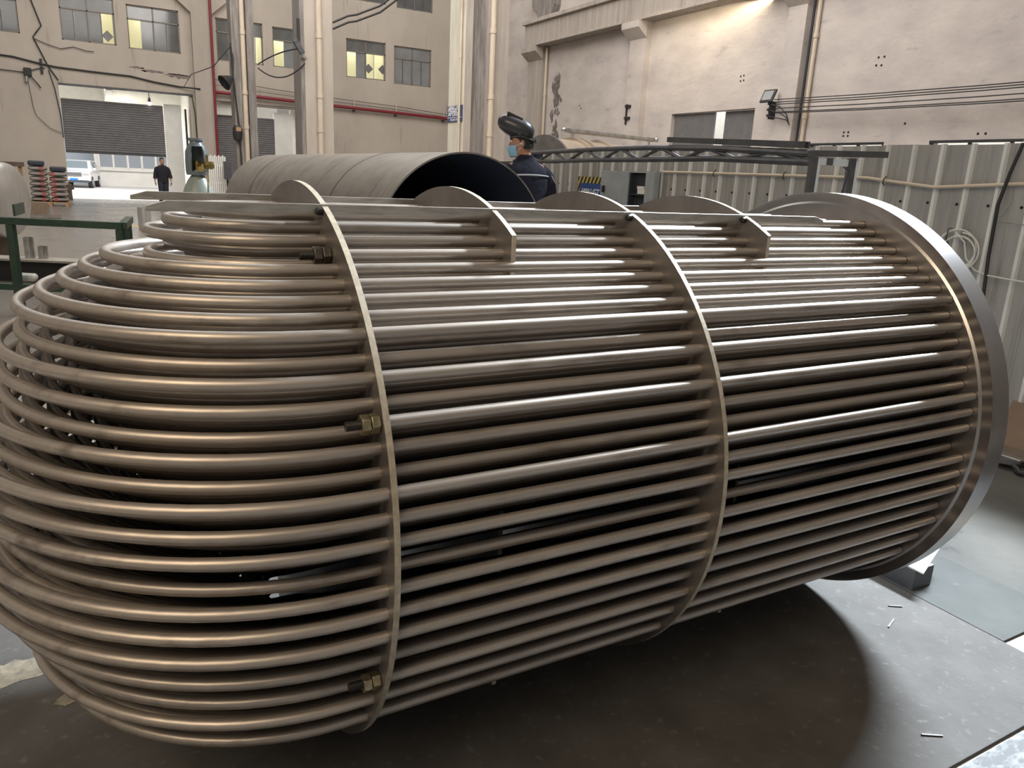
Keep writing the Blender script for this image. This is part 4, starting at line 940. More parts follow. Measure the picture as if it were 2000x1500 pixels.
# stacked bags
pal = thing('pallet', (-3.1, 26.9, 0), 'wooden pallet beneath the two columns of stacked bags', 'pallet')
for x in (-3.55, -3.1, -2.65): MB().mm(x - 0.05, x + 0.05, 26.5, 27.4, -0.012, 0.09).build('runner', 'wood', pal)
for q in range(5): MB().mm(-3.65, -2.55, 26.5 + q * 0.19, 26.62 + q * 0.19, 0.09, 0.115).build('deck_board', 'wood', pal)
ordn = ['bottom', 'second', 'third', 'fourth', 'fifth', 'sixth', 'top']
for cidx, (cx, nb) in enumerate(((-3.36, 7), (-2.83, 6))):
    for q in range(nb):
        rnd = random.Random(cidx * 50 + q); h = 0.155
        z0 = 0.116 + q * h; yy = 26.9 + rnd.uniform(-0.03, 0.03)
        t = thing('bag', (cx, yy, z0), '%s bag up in the %s column of stacked woven bags' % (ordn[q], ('left', 'right')[cidx]), 'bag', 'woven bags on the pallet')
        rs = []; n = 20; m2 = MB()
        w, d = 0.255 + rnd.uniform(-0.012, 0.008), 0.36
        for k in range(9):
            s = math.cos((k / 8 - 0.5) * PI) ** 0.45 if 0 < k < 8 else 0.30
            r_ = []
            for i in range(n):
                a = 2 * PI * i / n
                sx = abs(math.cos(a)) ** 0.6 * (1 if math.cos(a) > 0 else -1); sz = abs(math.sin(a)) ** 0.7 * (1 if math.sin(a) > 0 else -1)
                r_.append(Vector((cx + w * sx * (0.8 + 0.2 * s), yy + (k / 8 - 0.5) * 2 * d, z0 + h / 2 + (h / 2 * 0.985) * sz * s + 0.0)))
            rs.append(r_)
        m2.rings(rs); m2.build('sack', 'bag', t, 50)
        sx = cx + (0.10 if cidx == 0 else -0.12)
        MB().box((sx + rnd.uniform(-0.03, 0.03), yy - 0.338, z0 + h / 2), (0.12, 0.05, 0.10)).build('printed_patch', 'bagred', t, bevel=0.015)
for (x, z, lab) in ((-3.40, 0.116 + 7 * 0.155, 'dark glossy bundle on top of the left column of bags'), (-2.83, 0.116 + 6 * 0.155, 'dark glossy bundle on top of the right column of bags')):
    tag(MB().mm(x - 0.20, x + 0.24, 26.6, 27.1, z, z + 0.15).build('bundle', 'navybag', None, 0, bevel=0.04), lab, 'bundle')
tag(MB().mm(-3.55, -3.05, 22.0, 22.4, -0.012, 0.32).build('cardboard_box', 'card', bevel=0.01), 'brown cardboard box on the floor in front of the stacked bags', 'box')
tag(MB().mm(-3.9, -2.75, 20.6, 21.7, -0.012, 0.03).build('steel_plate', 'baffle', bevel=0.004), 'flat dark steel plate on the floor left of the gate path', 'plate')
tb = thing('bench', (-4.2, 27.4, 0), 'low bench with a grey top left of the stacked bags', 'bench')
MB().mm(-5.4, -3.75, 27.2, 27.9, 1.15, 1.28).build('bench_top', 'rust', tb)
for x in (-5.3, -4.6, -3.85): MB().mm(x - 0.05, x + 0.05, 27.25, 27.4, -0.012, 1.15).build('leg', 'wood', tb)
bo = thing('bollard', (-2.58, 31.2, 0), 'small grey post with a side outlet at the left foot of the gate', 'post')
MB().lathe((-2.58, 31.2, -0.012), (0, 0, 1), [(0, 0.08), (0.35, 0.075), (0.42, 0.10), (0.55, 0.09), (0.60, 0.03)], 16).build('body', 'rust', bo, 40)
MB().cyl((-2.58, 31.2, 0.40), (-2.44, 31.15, 0.40), 0.045, n=12).build('outlet', 'rust', bo, 40)
# white slatted rack and control box behind the shell
wr = thing('slatted_rack', (0.95, 20.2, 0), 'white slatted rack behind the gas cylinder', 'rack')
for q in range(9):
    x = 0.78 + q * 0.05
    MB().mm(x - 0.017, x + 0.017, 20.18, 20.22, -0.012, 1.70 + 0.03 * (q % 2)).build('slat', 'white', wr)
for z in (0.4, 1.0, 1.45): MB().mm(0.76, 1.2, 20.22, 20.26, z, z + 0.05).build('cross_bar', 'white', wr)
cbx = thing('control_box', (1.2, 19.9, 0), 'dark control box on a post behind the left end of the shell', 'control box')
MB().mm(1.10, 1.28, 19.85, 20.0, 1.12, 1.58).build('box', 'dark', cbx)
MB().mm(1.16, 1.20, 19.92, 19.98, -0.012, 1.12).build('post', 'black', cbx)
tag(MB().mm(1.60, 2.03, YB - 0.03, YB - 0.001, -0.012, 0.62).build('red_board', 'redbright'), 'red board at the foot of the wall right of the gate', 'board')
ts = thing('timber_stack', (8.3, 29.5, 0), 'tall stack of orange timber by the back wall behind the shell', 'timber')
for q in range(11): MB().mm(7.05 + 0.05 * (q % 2), 8.35 + 0.04 * (q % 3), 29.2, 29.8, -0.012 + q * 0.192, -0.012 + q * 0.192 + 0.18).build('board', 'wood', ts)

# ================================================================== WHITE CAR
cx_, cy_, CZ = -2.12, 54.6, -0.27
car = thing('car', (cx_, cy_, CZ), 'white sport utility car parked in the bright yard beyond the gate', 'car')
cr = Matrix.Scale(0.95, 4) @ Matrix.Rotation(math.radians(-9), 4, 'Z')
def cw(x, y, z): return Vector((cx_, cy_, CZ)) + cr @ Vector((x, y, z))
body = MB(); W = 0.92
prof = [(-2.25, 0.42), (-2.28, 0.62), (-2.25, 0.98), (-1.15, 1.08), (-0.55, 1.62), (-0.2, 1.70), (1.35, 1.70), (2.0, 1.10), (2.22, 1.0), (2.25, 0.45), (1.75, 0.40), (-1.7, 0.40)]
secs = []
for sx, sc_ in ((-1, 0.96), (-0.9, 1.0), (0.9, 1.0), (1, 0.96)):
    sec = []
    for (y, z) in prof:
        x = sx * W
        if z > 1.2: x *= 0.80
        sec.append(cw(x, y * sc_, 0.05 + z * (1 if abs(sx) < 0.95 else 0.985)))
    secs.append(sec)
body.rings(secs); body.build('body', 'suvwhite', car, 35)
MB().prism([cw(-0.66, -1.02, 1.24), cw(0.66, -1.02, 1.24), cw(0.58, -0.60, 1.66), cw(-0.58, -0.60, 1.66)], cr @ Vector((0, -0.03, 0.02))).build('windscreen', 'suvglass', car)
for s in (-1, 1):
    MB().prism([cw(s * 0.80, -0.55, 1.18), cw(s * 0.74, -0.2, 1.62), cw(s * 0.74, 1.2, 1.62), cw(s * 0.80, 1.6, 1.2)], cr @ Vector((s * 0.045, 0, 0))).build('side_window', 'suvglass', car)
    MB().ball(cw(s * 1.0, -0.75, 1.20), (0.10, 0.07, 0.08), 12, 8).build('mirror', 'suvwhite', car, 60)
    MB().mm(0, 0.001, 0, 0.001, 0, 0.001) if False else None
    lm = MB().box(cw(s * 0.68, -2.24, 0.86), (0.36, 0.06, 0.16), (cr @ Vector((1, 0, 0)), cr @ Vector((0, 1, 0)), Z)); lm.build('headlight', 'alloy', car)
    for y in (-1.42, 1.40):
        wh = MB().cyl(cw(s * 0.70, y, 0.36), cw(s * 0.945, y, 0.36), 0.36, n=28).build('wheel', 'tyre', car, 40)
        MB().cyl(cw(s * 0.93, y, 0.36), cw(s * 0.955, y, 0.36), 0.22, n=20).build('rim', 'alloy', wh, 40)
gr = MB()
for q in range(4): gr.box(cw(0, -2.27, 0.74 + q * 0.07), (0.92, 0.05, 0.04), (cr @ Vector((1, 0, 0)), cr @ Vector((0, 1, 0)), Z))
gr.build('grille', 'dark', car)
MB().box(cw(0, -2.285, 0.55), (0.45, 0.03, 0.13), (cr @ Vector((1, 0, 0)), cr @ Vector((0, 1, 0)), Z)).build('number_plate', 'numplate', car)
MB().box(cw(0, -2.2, 0.43), (1.7, 0.12, 0.14), (cr @ Vector((1, 0, 0)), cr @ Vector((0, 1, 0)), Z)).build('lower_bumper', 'dark', car)

# ================================================================== PEOPLE
def skin_body(name, joints, edges, m, parent, lvl=2):
    me = bpy.data.meshes.new(name); off = Vector(parent['_o'])
    me.from_pydata([tuple(Vector(j[0]) - off) for j in joints], edges, [])
    o = bpy.data.objects.new(name, me); COL.objects.link(o); o.parent = parent; o['_o'] = tuple(off)
    sk = o.modifiers.new('skin', 'SKIN'); sk.use_smooth_shade = True
    lay = me.skin_vertices[0] if me.skin_vertices else None
    if lay is None:
        bm = bmesh.new(); bm.from_mesh(me); bm.verts.layers.skin.verify(); bm.to_mesh(me); bm.free(); lay = me.skin_vertices[0]
    for i, j in enumerate(joints):
        r = j[1] if isinstance(j[1], tuple) else (j[1], j[1])
        lay.data[i].radius = r; lay.data[i].use_root = (i == 0)
    sb = o.modifiers.new('sub', 'SUBSURF'); sb.levels = lvl; sb.render_levels = lvl
    me.materials.append(M[m])
    return o
def body_rings(mb, rows, n=24, T=None):
    """rows: (z, cx, cy, rx, ry) ellipses stacked upward"""
    rs = []
    for (z, cx, cy, rx, ry) in rows:
        r_ = []
        for i in range(n):
            a = 2 * PI * i / n
            v = Vector((cx + rx * math.cos(a), cy + ry * math.sin(a), z))
            r_.append(T @ v if T else v)
        rs.append(r_)
    mb.rings(rs); return mb
def head_mesh(T, m='skin', scale=1.0):
    """head looking along +y, origin at the chin-neck joint"""
    mb = MB(); s = scale
    rows = [(-0.10, 0, -0.022, 0.056, 0.058), (-0.03, 0, -0.018, 0.055, 0.060), (0.0, 0, 0.005, 0.056, 0.078), (0.018, 0, 0.022, 0.055, 0.082), (0.045, 0, 0.018, 0.064, 0.090), (0.08, 0, 0.012, 0.070, 0.094),
            (0.11, 0, 0.006, 0.074, 0.094), (0.14, 0, 0.002, 0.077, 0.096), (0.17, 0, -0.002, 0.077, 0.095), (0.20, 0, -0.006, 0.070, 0.087), (0.222, 0, -0.008, 0.052, 0.066), (0.235, 0, -0.008, 0.022, 0.03)]
    body_rings(mb, [(z * s, a * s, b * s, c * s, d * s) for z, a, b, c, d in rows], 28, T)
    # nose, brow, lips
    mb.rings([[T @ (Vector(v) * s) for v in q] for q in ([(-0.006, 0.096, 0.135), (0.006, 0.096, 0.135), (0.006, 0.104, 0.132), (-0.006, 0.104, 0.132)], [(-0.016, 0.092, 0.083), (0.016, 0.092, 0.083), (0.010, 0.126, 0.086), (-0.010, 0.126, 0.086)], [(-0.012, 0.092, 0.074), (0.012, 0.092, 0.074), (0.007, 0.108, 0.074), (-0.007, 0.108, 0.074)])])
    mb.rings([[T @ (Vector(v) * s) for v in q] for q in ([(-0.024, 0.088, 0.054), (-0.024, 0.09, 0.046), (-0.022, 0.086, 0.05)], [(0, 0.106, 0.058), (0, 0.106, 0.044), (0, 0.09, 0.05)], [(0.024, 0.088, 0.054), (0.024, 0.09, 0.046), (0.022, 0.086, 0.05)])])
    return mb
def hand(mb, wrist, d, palmn, s=1.0, side=1, curl=0.5):
    """palm, four unequal fingers bent at the knuckles, thumb from the side near the base; d = towards the fingers"""
    d = Vector(d).normalized(); nrm = Vector(palmn).normalized(); lat = d.cross(nrm).normalized() * side
    w = Vector(wrist)
    mb.rings([[w + d * t * s + lat * (a * hw * s) + nrm * (b * 0.014 * s) for a, b in ((-1, -0.8), (0, -1), (1, -0.8), (1, 0.8), (0, 1), (-1, 0.8))] for t, hw in ((-0.01, 0.026), (0.03, 0.036), (0.07, 0.042), (0.10, 0.040))])
    for q, (o_, ln) in enumerate(((-0.032, 0.060), (-0.011, 0.078), (0.011, 0.083), (0.032, 0.074))):
        p0 = w + d * 0.095 * s + lat * o_ * s; pts = [p0]; ang = 0
        for seg in (0.45, 0.32, 0.23):
            ang += curl * 0.7; pts.append(pts[-1] + (d * math.cos(ang) + nrm * math.sin(ang)) * ln * seg * s)
        mb.tube(pts, [0.0095 * s, 0.009 * s, 0.0085 * s, 0.007 * s], 8)
    b0 = w + d * 0.03 * s + lat * 0.034 * s
    mb.tube([b0, b0 + (lat * 0.7 + d * 0.6 + nrm * 0.25) * 0.035 * s, b0 + (lat * 0.75 + d * 1.2 + nrm * 0.5) * 0.055 * s, b0 + (lat * 0.6 + d * 1.6 + nrm * 0.8) * 0.062 * s], [0.013 * s, 0.0115 * s, 0.010 * s, 0.008 * s], 8)

# --- welder standing beyond the shell
WX, WY, WZ = 1.27, 4.30, 0.19
pf = thing('work_platform', (WX, WY, 0), 'low wooden work platform under the welder beside the shell', 'platform')
MB().mm(WX - 0.28, WX + 0.45, WY - 0.35, WY + 0.40, 0.13, WZ).build('deck', 'wood', pf)
for sx in (-0.24, 0.40): MB().mm(WX + sx - 0.03, WX + sx + 0.03, WY - 0.33, WY + 0.38, -0.012, 0.13).build('bearer', 'wood', pf)
wk = thing('person', (WX, WY, WZ), 'person in navy work jacket and raised black welding helmet beyond the steel shell', 'person')
LT = Matrix.Translation(Vector((WX, WY, WZ)))
def L(x, y, z): return LT @ Vector((x, y, z))
joints = [(L(0, 0, 0.93), (0.15, 0.11)), (L(0, 0, 1.10), (0.14, 0.10)), (L(0, 0.01, 1.28), (0.155, 0.105)), (L(0, 0.01, 1.40), (0.12, 0.08)), (L(-0.01, 0.01, 1.49), 0.056), (L(-0.015, 0.02, 1.56), 0.054),
          (L(0.17, 0.01, 1.375), 0.062), (L(0.235, 0.0, 1.16), 0.048), (L(0.215, 0.20, 1.04), 0.036), (L(-0.17, 0.02, 1.375), 0.062), (L(-0.24, 0.06, 1.16), 0.048), (L(-0.20, 0.26, 1.06), 0.036),
          (L(0.09, 0, 0.85), 0.085), (L(0.10, 0.02, 0.48), 0.06), (L(0.105, -0.02, 0.10), 0.042), (L(0.11, 0.10, 0.035), 0.035), (L(-0.09, 0, 0.85), 0.085), (L(-0.10, 0.02, 0.48), 0.06), (L(-0.105, -0.02, 0.10), 0.042), (L(-0.11, 0.10, 0.035), 0.035)]
edges = [(0, 1), (1, 2), (2, 3), (3, 4), (4, 5), (3, 6), (6, 7), (7, 8), (3, 9), (9, 10), (10, 11), (0, 12), (12, 13), (13, 14), (14, 15), (0, 16), (16, 17), (17, 18), (18, 19)]
skin_body('body', joints, edges, 'skin', wk)
HT = Matrix.Translation(L(-0.03, 0.03, 1.50)) @ Matrix.Rotation(math.radians(58), 4, 'Z') @ Matrix.Rotation(math.radians(-6), 4, 'X')
head_mesh(HT).build('head', 'skin', wk, 60)
def H(x, y, z): return HT @ Vector((x, y, z))
hr = MB(); rows = [(0.055, 0, -0.050, 0.070, 0.050), (0.09, 0, -0.035, 0.077, 0.070), (0.13, 0, -0.014, 0.081, 0.090), (0.165, 0, -0.006, 0.083, 0.102), (0.20, 0, -0.007, 0.076, 0.095), (0.23, 0, -0.009, 0.055, 0.072), (0.245, 0, -0.01, 0.02, 0.03)]
body_rings(hr, rows, 28, HT); hr.build('hair', 'hair', wk, 60)
for s in (-1, 1):
    e = MB(); pts = [H(s * (0.078 + 0.014 * math.sin(t)), -0.004 - 0.016 * math.cos(t) * 1.0, 0.10 + 0.033 * math.sin(t * 1.0 - 0.3) * 1.0) for t in [i * 2 * PI / 14 for i in range(14)]]
    ring = []
    for k in range(5):
        q = k / 4
        ring.append([H(s * (0.070 + 0.022 * math.sin(q * PI * 0.5) + 0.004 * math.cos(i * 2 * PI / 12)), -0.012 + 0.019 * (1 - 0.5 * q * q) * math.cos(i * 2 * PI / 12), 0.100 + 0.034 * (1 - 0.35 * q * q) * math.sin(i * 2 * PI / 12)) for i in range(12)])
    e.rings(ring); e.build('ear', 'skin', wk, 60)
    MB().ball(H(s * 0.090, 0.0, 0.098), 0.010, 10, 8).build('earphone', 'earbud', wk, 60)
    MB().tube([H(s * 0.086, -0.018, 0.112), H(s * 0.082, 0.03, 0.092), H(s * 0.070, 0.075, 0.070)], 0.0022, 6).build('mask_strap', 'maskband', wk, 60)
    MB().tube([H(s * 0.088, -0.016, 0.085), H(s * 0.074, 0.025, 0.045), H(s * 0.060, 0.06, 0.010)], 0.0022, 6).build('mask_strap', 'maskband', wk, 60)
    MB().ball(H(s * 0.032, 0.089, 0.128), (0.012, 0.008, 0.007), 10, 8).build('eye', 'earbud', wk, 60)
    MB().ball(H(s * 0.032, 0.0955, 0.128), 0.0045, 8, 6).build('pupil', 'hair', wk, 60)
    MB().tube([H(s * 0.014, 0.100, 0.146), H(s * 0.034, 0.097, 0.152), H(s * 0.054, 0.080, 0.147)], 0.004, 6).build('eyebrow', 'hair', wk, 60)
mk = MB(); rows = []
for k in range(7):
    q = k / 6; z = 0.092 - 0.098 * q
    bulge = math.sin(PI * min(1, 0.25 + q * 0.75)) * 0.018 + 0.012
    rows.append([H(0.078 * math.sin(a) * (1 - 0.10 * q), 0.010 + (0.094 + bulge) * math.cos(a) * (1 - 0.06 * q), z) for a in [(-1.25 + 2.5 * i / 16) for i in range(17)]])
vs = [v for r in rows for v in r]; fs = []
for k in range(6):
    for i in range(16): fs.append((k * 17 + i, k * 17 + i + 1, (k + 1) * 17 + i + 1, (k + 1) * 17 + i))
mk.add(vs, fs); o = mk.build('face_mask', 'mask', wk, 60); sd = o.modifiers.new('thick', 'SOLIDIFY'); sd.thickness = 0.003
# jacket
jk = MB()
rows = [(0.84, 0, 0, 0.205, 0.150), (0.90, 0, 0, 0.21, 0.152), (1.0, 0, 0, 0.205, 0.145), (1.12, 0, 0.0, 0.215, 0.142), (1.24, 0, 0.005, 0.232, 0.146), (1.33, 0, 0.008, 0.236, 0.142), (1.385, 0, 0.010, 0.215, 0.128),
        (1.42, -0.003, 0.012, 0.165, 0.108), (1.455, -0.006, 0.012, 0.108, 0.088), (1.475, -0.008, 0.012, 0.080, 0.078), (1.505, -0.01, 0.010, 0.074, 0.074), (1.508, -0.01, 0.010, 0.064, 0.064)]
body_rings(jk, rows, 36, LT)
def limb(mb, pts, rs_, n=18):
    P = [LT @ Vector(p) for p in pts]; Q = []; R_ = []
    for i in range(len(P) - 1):
        for k in range(5):
            t = k / 5; Q.append(P[i].lerp(P[i + 1], t)); R_.append(rs_[i] + (rs_[i + 1] - rs_[i]) * t)
    Q.append(P[-1]); R_.append(rs_[-1])
    for _ in range(3):
        Q = [Q[0]] + [(Q[i - 1] + Q[i] * 2 + Q[i + 1]) / 4 for i in range(1, len(Q) - 1)] + [Q[-1]]
    mb.tube(Q, R_, n)
limb(jk, [(0.14, 0.01, 1.37), (0.205, 0.005, 1.32), (0.262, -0.015, 1.14), (0.235, 0.12, 1.03), (0.215, 0.215, 1.03)], [0.075, 0.088, 0.070, 0.060, 0.052])
limb(jk, [(-0.14, 0.01, 1.37), (-0.205, 0.02, 1.32), (-0.265, 0.05, 1.14), (-0.23, 0.19, 1.05), (-0.20, 0.275, 1.05)], [0.075, 0.088, 0.070, 0.060, 0.052])
jacket = jk.build('jacket', 'navy', wk, 60)
sp = MB(); n = 20; vs = []; fs = []
for k, z in enumerate((1.315, 1.329)):
    for i in range(n + 1):
        a = PI + 0.45 + (PI - 0.9) * i / n
        vs.append(LT @ Vector((0.2405 * math.cos(a), 0.008 + 0.1465 * math.sin(a), z + 0.012 * math.sin(PI * i / n))))
for i in range(n): fs.append((i, i + 1, n + 2 + i, n + 1 + i))
sp.add(vs, fs); o = sp.build('reflective_stripe', 'stripe', jacket, 60); sd = o.modifiers.new('thick', 'SOLIDIFY'); sd.thickness = 0.003; sd.offset = 1
for s in (1, -1):
    P = [(s * 0.225, -0.072 if s > 0 else -0.06, 1.335), (s * 0.262, -0.070 if s > 0 else -0.045, 1.29), (s * 0.285, -0.05 if s > 0 else -0.02, 1.27)]
    MB().tube([L(*p) for p in P], 0.008, 6).build('sleeve_stripe', 'stripe', jacket, 60)
tr_ = MB()
limb(tr_, [(0.085, 0, 0.90), (0.10, 0.02, 0.48), (0.105, -0.015, 0.09)], [0.115, 0.088, 0.075])
limb(tr_, [(-0.085, 0, 0.90), (-0.10, 0.02, 0.48), (-0.105, -0.015, 0.09)], [0.115, 0.088, 0.075])
tr_.build('trousers', 'navydark', wk, 60)
for s in (-1, 1):
    MB().lathe(L(s * 0.108, -0.07, 0.042), (0, 1, 0), [(0, 0.02), (0.01, 0.04), (0.10, 0.043), (0.2, 0.040), (0.25, 0.03), (0.265, 0.01)], 16).build('shoe', 'black', wk, 60)
for s in (1, -1):
    hm = MB(); wr_ = L(0.213, 0.225, 1.03) if s > 0 else L(-0.198, 0.285, 1.05)
    hand(hm, wr_, (-0.1 * s, 1, -0.15), (0, -0.15, -1), 1.0, -s, 0.55); hm.build('hand', 'skin', wk, 60)
# raised welding helmet: a curved shell above the brow
hl = MB(); secs = []
AXIS = [(-0.125, 0.150, 0.030, 0.030), (-0.115, 0.165, 0.085, 0.062), (-0.07, 0.195, 0.108, 0.092), (-0.01, 0.228, 0.116, 0.104), (0.06, 0.262, 0.116, 0.102), (0.125, 0.296, 0.112, 0.094), (0.18, 0.326, 0.100, 0.078), (0.215, 0.348, 0.075, 0.05), (0.225, 0.354, 0.03, 0.02)]
for k, (y, z, w, h_) in enumerate(AXIS):
    y = 0.02 + (y - 0.02) * 0.86; z = 0.20 + (z - 0.20) * 0.86; w *= 0.9; h_ *= 0.92
    secs.append([H(w * math.cos(a), y - 0.47 * h_ * math.sin(a), z + 0.88 * h_ * math.sin(a)) for a in [2 * PI * i / 28 for i in range(28)]])
hl.rings(secs)
helm = hl.build('welding_helmet', 'helmet', wk, 50)
vw = MB().box(H(0, 0.045, 0.336), (0.13, 0.15, 0.03), (HT.to_3x3() @ Vector((1, 0, 0)), HT.to_3x3() @ Vector((0, 0.88, 0.47)), HT.to_3x3() @ Vector((0, -0.47, 0.88))))
vw.build('visor_frame', 'black', helm, bevel=0.006)
hb_ = MB()
hb_.tube([H(0.092 * math.sin(a), -0.006 + 0.105 * math.cos(a), 0.165 - 0.05 * max(0, -math.cos(a))) for a in [2 * PI * i / 24 for i in range(25)]], 0.009, 8)
hb_.build('headband', 'dark', helm, 60)
MB().box(H(0, -0.122, 0.118), (0.05, 0.022, 0.034), (HT.to_3x3() @ Vector((1, 0, 0)), HT.to_3x3() @ Vector((0, 1, 0)), HT.to_3x3() @ Vector((0, 0, 1)))).build('ratchet', 'dark', helm, bevel=0.005)
for s in (-1, 1): MB().cyl(H(s * 0.088, 0.01, 0.185), H(s * 0.108, 0.01, 0.190), 0.02, n=16).build('pivot_knob', 'black', helm, 40)

# --- person silhouetted in the gate
GX, GY = 0.455, 29.5
gp = thing('person', (GX, GY, 0), 'person in dark shirt walking in the bright gate opening', 'person')
LT = Matrix.Translation(Vector((GX, GY, -0.012))) @ Matrix.Rotation(math.radians(180 + 8), 4, 'Z') @ Matrix.Scale(0.955, 4)
joints = [(L(0, 0, 0.93), (0.15, 0.11)), (L(0, 0, 1.10), (0.145, 0.105)), (L(0, 0.01, 1.28), (0.16, 0.105)), (L(0, 0.0, 1.40), (0.12, 0.08)), (L(0, 0.01, 1.49), 0.055), (L(0, 0.02, 1.56), 0.052),
          (L(0.17, 0, 1.375), 0.06), (L(0.255, -0.02, 1.10), 0.045), (L(0.30, 0.05, 0.86), 0.034), (L(-0.17, 0, 1.375), 0.06), (L(-0.25, 0.03, 1.10), 0.045), (L(-0.27, 0.12, 0.87), 0.034),
          (L(0.09, 0, 0.85), 0.085), (L(0.10, 0.06, 0.48), 0.06), (L(0.105, -0.05, 0.10), 0.042), (L(0.11, 0.08, 0.035), 0.035), (L(-0.09, 0, 0.85), 0.085), (L(-0.10, -0.02, 0.48), 0.06), (L(-0.105, -0.02, 0.10), 0.042), (L(-0.11, 0.11, 0.035), 0.035)]
skin_body('body', joints, edges, 'skin', gp)
HT = LT @ Matrix.Translation(Vector((0, 0.02, 1.50)))
head_mesh(HT).build('head', 'skin', gp, 60)
hr = MB(); body_rings(hr, rows_h if 'rows_h' in globals() else [(0.10, 0, -0.040, 0.078, 0.070), (0.15, 0, -0.010, 0.082, 0.096), (0.19, 0, -0.007, 0.078, 0.097), (0.225, 0, -0.009, 0.058, 0.075), (0.243, 0, -0.01, 0.02, 0.03)], 24, HT); hr.build('hair', 'hair', gp, 60)
for s in (-1, 1):
    e = MB(); e.ball(H(s * 0.080, -0.01, 0.10), (0.014, 0.020, 0.034), 10, 8); e.build('ear', 'skin', gp, 60)
    MB().ball(H(s * 0.032, 0.092, 0.128), 0.007, 8, 6).build('eye', 'hair', gp, 60)
sh = MB()
body_rings(sh, [(0.82, 0, 0, 0.20, 0.145), (0.95, 0, 0, 0.205, 0.145), (1.1, 0, 0, 0.21, 0.14), (1.25, 0, 0.005, 0.232, 0.142), (1.35, 0, 0.006, 0.230, 0.135), (1.40, 0, 0.008, 0.19, 0.115), (1.44, 0, 0.01, 0.12, 0.09), (1.47, 0, 0.01, 0.075, 0.072), (1.475, 0, 0.01, 0.062, 0.062)], 28, LT)
limb(sh, [(0.15, 0, 1.36), (0.20, 0, 1.30), (0.262, -0.02, 1.10), (0.285, 0.02, 0.95)], [0.07, 0.082, 0.066, 0.062])
limb(sh, [(-0.15, 0, 1.36), (-0.20, 0, 1.30), (-0.258, 0.03, 1.10), (-0.272, 0.08, 0.98)], [0.07, 0.082, 0.066, 0.062])
sh.build('shirt', 'shirt', gp, 60)
tr_ = MB()
limb(tr_, [(0.085, 0, 0.88), (0.10, 0.06, 0.48), (0.105, -0.05, 0.09)], [0.115, 0.085, 0.07])
limb(tr_, [(-0.085, 0, 0.88), (-0.10, -0.02, 0.48), (-0.105, -0.02, 0.09)], [0.115, 0.085, 0.07])
tr_.build('trousers', 'navydark', gp, 60)
for s in (-1, 1):
    MB().tube([L(s * 0.108, -0.10, 0.05), L(s * 0.108, 0.02, 0.05), L(s * 0.11, 0.14, 0.045)], [0.035, 0.043, 0.03], 12).build('shoe', 'black', gp, 60)
    hm = MB(); hand(hm, L(s * (0.302 if s > 0 else 0.27), 0.06 if s > 0 else 0.125, 0.85), LT.to_3x3() @ Vector((0, 0.2, -1)), LT.to_3x3() @ Vector((-s, 0, 0)), 0.95, 1, 0.4); hm.build('hand', 'skin', gp, 60)

# ================================================================== CAMERA
cam = bpy.data.cameras.new('camera'); co = bpy.data.objects.new('camera', cam); COL.objects.link(co)
cam.sensor_fit = 'HORIZONTAL'; cam.sensor_width = 36.0; cam.lens = 1472.815 * 36.0 / 2000.0
cam.clip_start = 0.05; cam.clip_end = 300
r_ = Vector((0.87296986, -0.48564576, 0.04551725)); d_ = Vector((-0.0892981, -0.25085867, -0.96389614)); f_ = Vector((0.47953047, 0.83738768, -0.2623593))
mw = Matrix((r_, -d_, -f_)).transposed().to_4x4(); mw.translation = Vector((-2.3129, -1.87991, 1.48365))
co.matrix_world = mw
SC.camera = co

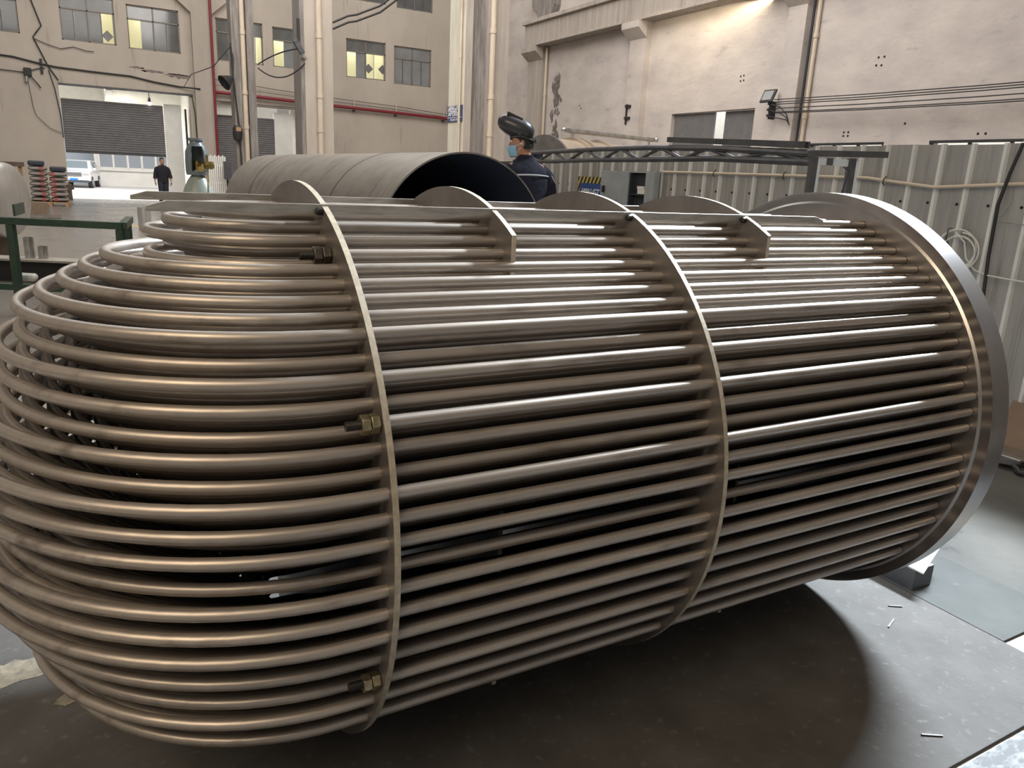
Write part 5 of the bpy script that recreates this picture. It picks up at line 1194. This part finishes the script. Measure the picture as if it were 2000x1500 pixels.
# ================================================================== LIGHT
def area(name, loc, target, size, power, color, size_y=None, spread=180):
    l = bpy.data.lights.new(name, 'AREA'); l.energy = power; l.color = color; l.size = size
    if size_y: l.shape = 'RECTANGLE'; l.size_y = size_y
    else: l.shape = 'DISK'
    l.spread = math.radians(spread)
    o = bpy.data.objects.new(name, l); COL.objects.link(o); o.location = loc
    o.rotation_euler = (Vector(target) - Vector(loc)).to_track_quat('-Z', 'Y').to_euler()
    return o
area('skylight_sun', (7.3, 2.6, 8.1), (-0.4, -0.3, 0.4), 4.0, 560, (0.82, 0.92, 1.0), 0.45, spread=46)
area('fill_left', (-6.2, -3.2, 6.0), (-1.9, 0, 0.8), 5.0, 330, (1.0, 0.80, 0.56), 4.0)  # added warm fill for the tube bends, its source is unseen
area('fill_mid', (2.0, 14.0, 11.5), (3.0, 19.0, 0), 16.0, 2000, (1.0, 0.96, 0.91), 14.0)  # unseen overhead fill added for the hall and the shell
area('fill_back_wall', (4.0, 22.5, 11.8), (4.5, 31.8, 4.0), 16.0, 800, (1.0, 0.95, 0.90), 6.0)  # extra fill added to brighten the back wall
area('fill_right_wall', (3.0, 9.0, 11.8), (13.2, 11.0, 4.0), 16.0, 1050, (1.0, 0.94, 0.91), 5.0)  # added fill aimed at the right wall to lift its brightness
area('gate_daylight', (0, 42, 9), (-0.3, 41, 0), 14, 5200, (1, 1, 1), 10)
area('wall_wash', (XR - 0.62, 15.0, 6.1), (XR - 0.05, 15.2, 4.6), 4.6, 45, (1.0, 0.84, 0.58), 0.15)
area('gate_room_light', (-0.4, YB + 1.8, 4.2), (-0.4, YB + 1.8, 0), 1.5, 60, (1.0, 0.95, 0.82))
area('side_yard_light', (XR + 1.2, 8, 7.0), (XR + 2.2, 8, 2.0), 22, 1500, (1, 1, 1), 1.0)
for i, (x0, x1, z0, z1) in enumerate(WIN):
    if i in (1, 2, 3, 4, 5, 6):
        area('room_light', ((x0 + x1) / 2, YB + 1.0, z1 + 0.25), ((x0 + x1) / 2, YB + 1.0, 0), 0.8, 22, (1.0, 0.97, 0.80))
w = bpy.data.worlds.new('world'); SC.world = w; w.use_nodes = True
w.node_tree.nodes['Background'].inputs['Color'].default_value = (0.80, 0.76, 0.70, 1)
w.node_tree.nodes['Background'].inputs['Strength'].default_value = 0.32
SC.view_settings.view_transform = 'Standard'; SC.view_settings.look = 'None'
SC.view_settings.exposure = 0.0; SC.view_settings.gamma = 1.0; SC.view_settings.use_curve_mapping = False
# working keys are not part of the description
for o in list(SC.objects):
    if '_o' in o: del o['_o']
